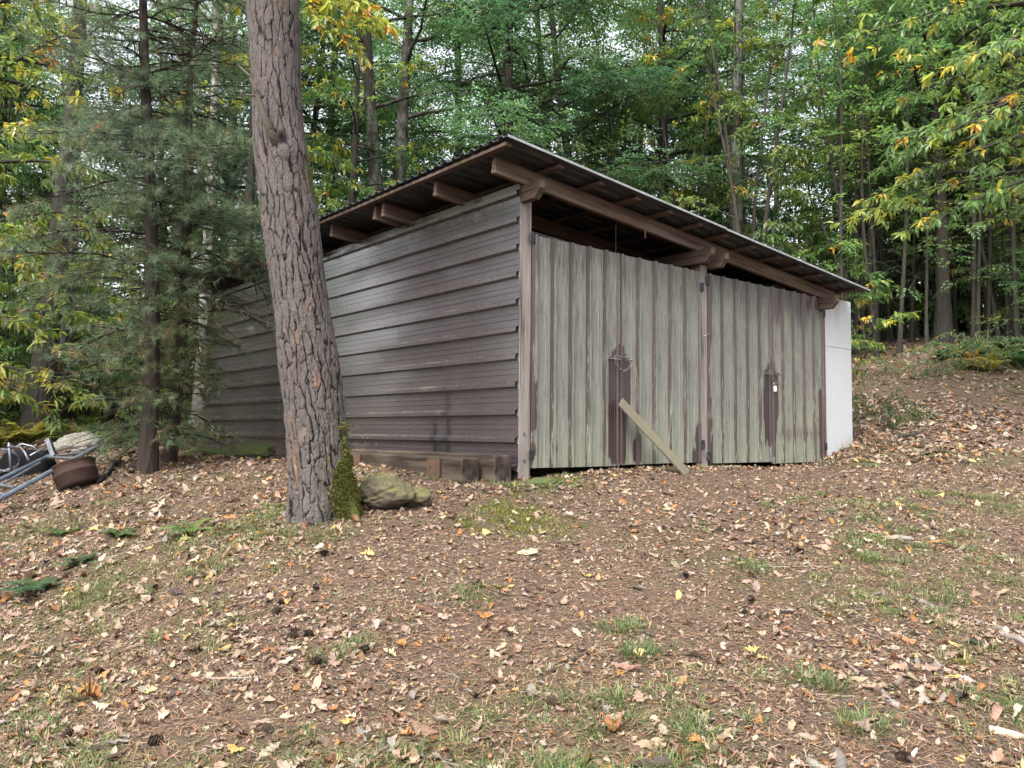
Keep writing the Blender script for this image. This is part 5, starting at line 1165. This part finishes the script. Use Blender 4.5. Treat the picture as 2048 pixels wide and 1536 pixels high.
q = RG(36); P = np.stack([q.uniform(5.4, 13, 900), q.uniform(-4, 3, 900)], 1); k = q.random(900) < np.clip(.35 + fbm(np.column_stack([P, 0 * P[:, 0]]) * .8, 57, 3), 0, 1); grass(P[k], q, 30, .07, .42, .12, .004)
q = RG(37); P = np.stack([q.uniform(2.2, 6, 120), q.uniform(-1.0, -.05, 120)], 1); P = P[(P[:, 1] > -.3) | (P[:, 0] > 4.6)]; grass(P, q, 24, .05, .3, .06)
q = RG(38); P = np.stack([q.uniform(-6, -1.5, 260), q.uniform(-2, 3, 260)], 1); grass(P, q, 20, .05, .45, .09, .003)
tag(gr.build('grass', M_GRASS), 'sparse green and straw coloured grass tufts on the slope', kind='stuff')
# moss patches
ms = MB(); q = RG(41)
for cx, cy, r0, n in ((-.95, -1.05, .28, 5200), (-.72, -.72, .2, 2200), (.35, -.12, .22, 2200), (-1.25, -.95, .1, 500), (-.4, -.5, .12, 500)):
    P = np.array([cx, cy]) + q.normal(0, r0 * .62, (n, 2)); k = fbm(np.column_stack([P, 0 * P[:, 0]]) * 6, 61, 3) > -.15; P = P[k]; n = len(P); D = nrm(q.normal(0, .55, (n, 3)) + np.array([0, 0, .8])); inst(ms, np.array([(0, -.2, 0), (0, .2, 0), (1, 0, .15)]), np.array([[0, 1, 2]]), np.column_stack([P, gz(P[:, 0], P[:, 1]) - .002]), frames(D, q.normal(0, 1, (n, 3))), q.uniform(.012, .03, n), hue=q.beta(3, 2, n), tint=q.random(n))
tag(ms.build('moss', M_MOSS), 'yellow green moss cushions on the soil before the shed corner', kind='stuff')

# ---- countable small things on the slope
def stick(px, Z, L, az, r0, label, name='stick', seed=0, mat=M_STICK, group=None, bend=.05):
    r = RG(seed + 500); x, y = at(px, Z); t = np.linspace(-.5, .5, 9); p = np.stack([x + np.cos(az) * t * L + r.normal(0, bend * L * .3, 9) * 1.0, y + np.sin(az) * t * L + r.normal(0, bend * L * .3, 9)], 1); z = gz(p[:, 0], p[:, 1]) + r0 * .6
    V = np.column_stack([p, z]); c = V.mean(0); o = MB().tube(V - c, np.linspace(r0, r0 * .55, 9), 7).build(name, mat, smooth=True, loc=c); return tag(o, label, name.split('_')[-1], group)
stick(478, 3.75, .26, YAW - .05, .008, 'pale bare stick lying level in the left slope', seed=1); stick(1690, 2.72, .36, YAW - 1.1, .016, 'grey weathered root end by the lower right grass tuft', 'dead_branch', 2)
stick(1600, 5.3, .5, YAW + .2, .006, 'thin twig on the bare path below the doors', seed=3); stick(300, 5.9, .6, YAW + .35, .007, 'dark twig below the scrap heap', seed=4); stick(760, 3.0, .2, YAW + .9, .009, 'short bark coloured stick in the middle foreground', seed=5)
stick(1750, 4.8, .22, YAW + .7, .008, 'short bent twig in the right middle of the slope', seed=6); stick(1010, 2.8, .5, YAW - .6, .005, 'thin dark twig among leaves at the bottom centre', seed=7); stick(1820, 11.0, .35, YAW + .15, .03, 'dark log piece lying on the right bank', 'log_piece', 8, M_BARK)
q = RG(91)
for k in range(26):
    stick(q.uniform(100, 2000), q.uniform(2.7, 6.5), q.uniform(.06, .2), q.uniform(0, 3.1), q.uniform(.0025, .006), 'small dry twig among the fallen leaves', 'twig', 20 + k, M_STICK, 'dry twigs among the leaves')
def root_(pts, r0, label, seed):
    P = np.array([at(px, Z) for px, Z in pts]); t = np.linspace(0, 1, len(P)); tt = np.linspace(0, 1, 22); P = np.stack([np.interp(tt, t, P[:, k]) for k in (0, 1)], 1); w_ = fbm(np.column_stack([tt * 5, 0 * tt, 0 * tt + seed]), 3, 3); P[:, 0] += w_ * .02
    z = gz(P[:, 0], P[:, 1]) - r0 * .25 + .012 * fbm(np.column_stack([tt * 4, 0 * tt + 3, 0 * tt + seed]), 4, 2) + .004; V = np.column_stack([P, z]); c = V.mean(0); rad = r0 * (1 - .45 * tt) * (1 + .25 * fbm(np.column_stack([tt * 14, 0 * tt, 0 * tt + seed]), 8, 2)); rad[[0, -1]] *= .3
    return tag(MB().tube(V - c, rad, 9).build('exposed_root', M_ROOT, smooth=True, loc=c), label, 'root')
M_ROOT = wood_mat('bleached_root', (.10, .085, .075), (.25, .23, .21), (.15, .125, .105), .0)
root_([(1700, 2.6), (1672, 2.85), (1648, 3.1)], .024, 'rough grey root breaking the soil at the bottom right', 1); root_([(2060, 4.15), (1960, 4.35), (1860, 4.6), (1800, 4.8)], .022, 'longest bleached root running to the right edge', 2)
root_([(2060, 4.0), (2000, 4.15), (1960, 4.3)], .02, 'bleached root close above the right edge corner', 3); root_([(1790, 3.35), (1740, 3.55), (1690, 3.75)], .017, 'thin root between grass tufts on the right', 4); root_([(1850, 3.75), (1800, 3.85)], .016, 'short pale root stub among leaves on the right', 5)
def chip(px, Z, L, W, az, label, seed):
    r = RG(seed + 900); x, y = at(px, Z); o = MB(); V = []
    for s_, w_ in ((-.5, .7), (-.3, 1), (.2, .9), (.5, .35)):
        for sg in (-1, 1): V.append((s_ * L + r.normal(0, .004), sg * w_ * W / 2, .004)); 
        for sg in (1, -1): V.append((s_ * L + r.normal(0, .004), sg * w_ * W / 2 * .8, .004 + W * .35))
    Q = [(4 * i + j, 4 * i + (j + 1) % 4, 4 * i + 4 + (j + 1) % 4, 4 * i + 4 + j) for i in range(3) for j in range(4)] + [(3, 2, 1, 0), (12, 13, 14, 15)]
    o = o.add(V, Q).build('wood_chip', M_CHIP, loc=(x, y, g1(x, y))); o.rotation_euler = (r.normal(0, .15), r.normal(0, .15), az); return tag(o, label, 'wood chip')
M_CHIP = wood_mat('fresh_wood', (.33, .28, .21), (.48, .43, .35), (.38, .32, .24), 0)
chip(2000, 3.15, .13, .035, YAW - .7, 'largest whitish wood chip near the right edge', 1); chip(1735, 3.1, .07, .022, YAW + 1.2, 'upright looking pale wood chip by the rough root', 2); chip(1815, 2.95, .06, .016, YAW + .8, 'slim pale chip right of the rough root', 3); chip(1400, 2.63, .1, .022, YAW - .9, 'pale splinter at the bottom edge', 4); chip(1960, 2.68, .1, .02, YAW - .8, 'pale splinter in the lower right corner', 5); chip(725, 2.75, .07, .018, YAW + 1.2, 'light wood piece in the lower left centre', 6)
def cone_proto():
    mb = MB(); r = RG(6); mb.tube([(0, 0, -.018), (0, 0, 0), (0, 0, .02)], [.008, .012, .004], 8); P, D = [], []
    for i in range(42):
        t = i / 42; a = i * 2.4; rr_ = .018 * (1 - .7 * t) * (.5 + t if t < .25 else 1); P.append((math.cos(a) * rr_ * .5, math.sin(a) * rr_ * .5, -.018 + .04 * t)); D.append((math.cos(a), math.sin(a), .35 + .6 * t))
    P, D = np.array(P), nrm(np.array(D)); inst(mb, np.array([(0, -.35, 0), (.8, -.5, .1), (1, 0, .2), (.8, .5, .1), (0, .35, 0)]), np.array([[0, 1, 2], [0, 2, 4], [2, 3, 4]]), P, frames(D, np.tile([0, 0, 1.], (42, 1))), np.full(42, .016)); return mb
pc = cone_proto().build('pine_cone', simple('cone_scales', (.035, .024, .018), (.085, .055, .038), 40, .8)); tag(pc, 'small dark open pine cone lying on the slope', 'pine cone', 'pine cones on the slope'); q = RG(14)
for k, (px, Z) in enumerate([(600, 4.1), (630, 4.1), (575, 4.5), (590, 4.55), (640, 4.6), (555, 3.2), (330, 3.2), (222, 4.0), (325, 5.0), (740, 3.9), (640, 3.8), (1440, 6.1), (1575, 5.6), (1590, 5.6), (1600, 5.6), (1790, 2.9), (560, 4.4), (655, 5.0), (1370, 5.0), (1110, 3.4), (160, 3.4), (1500, 4.6)]):
    o = pc if k == 0 else pc.copy()
    if k: sc.collection.objects.link(o)
    x, y = at(px, Z); o.location = (x, y, g1(x, y) + .014); o.rotation_euler = (q.uniform(.6, 1.8), q.uniform(-.4, .4), q.uniform(0, 6)); o.scale = (q.uniform(.85, 1.2),) * 3
ac = MB(); rings = [(0, -.012), (.006, -.011), (.0085, -.004), (.0085, .004), (.006, .010), (.0015, .0135), (0, .0145)]; ac.tube([(0, 0, z) for _, z in rings], [max(r_, .0004) for r_, _ in rings], 10); ac = ac.build('acorn', simple('acorn_shell', (.16, .075, .03), (.26, .13, .06), 20, .4), smooth=True); tag(ac, 'small brown acorn lying among the dead leaves', 'acorn', 'acorns among the leaves')
for k in range(34):
    o = ac if k == 0 else ac.copy()
    if k: sc.collection.objects.link(o)
    x, y = at(q.uniform(700, 2000), q.uniform(2.6, 3.6)); o.location = (x, y, g1(x, y) + .008); o.rotation_euler = (q.uniform(1.2, 1.9), 0, q.uniform(0, 6)); o.scale = (q.uniform(.8, 1.15),) * 3

# ---- trees left of the picture that the glossy long wall mirrors
for k, (x, y, s) in enumerate(((-10.2, 9.4, .9), (-10.5, 6.5, .9), (-12.5, 3.0, 1.0), (-2.6, 16.5, .8))):
    copy_tree(horn_a if k % 2 else horn_b, (x, y, g1(x, y) - .05), k * 1.3, s, 'leafy tree of the wood left of the clearing')
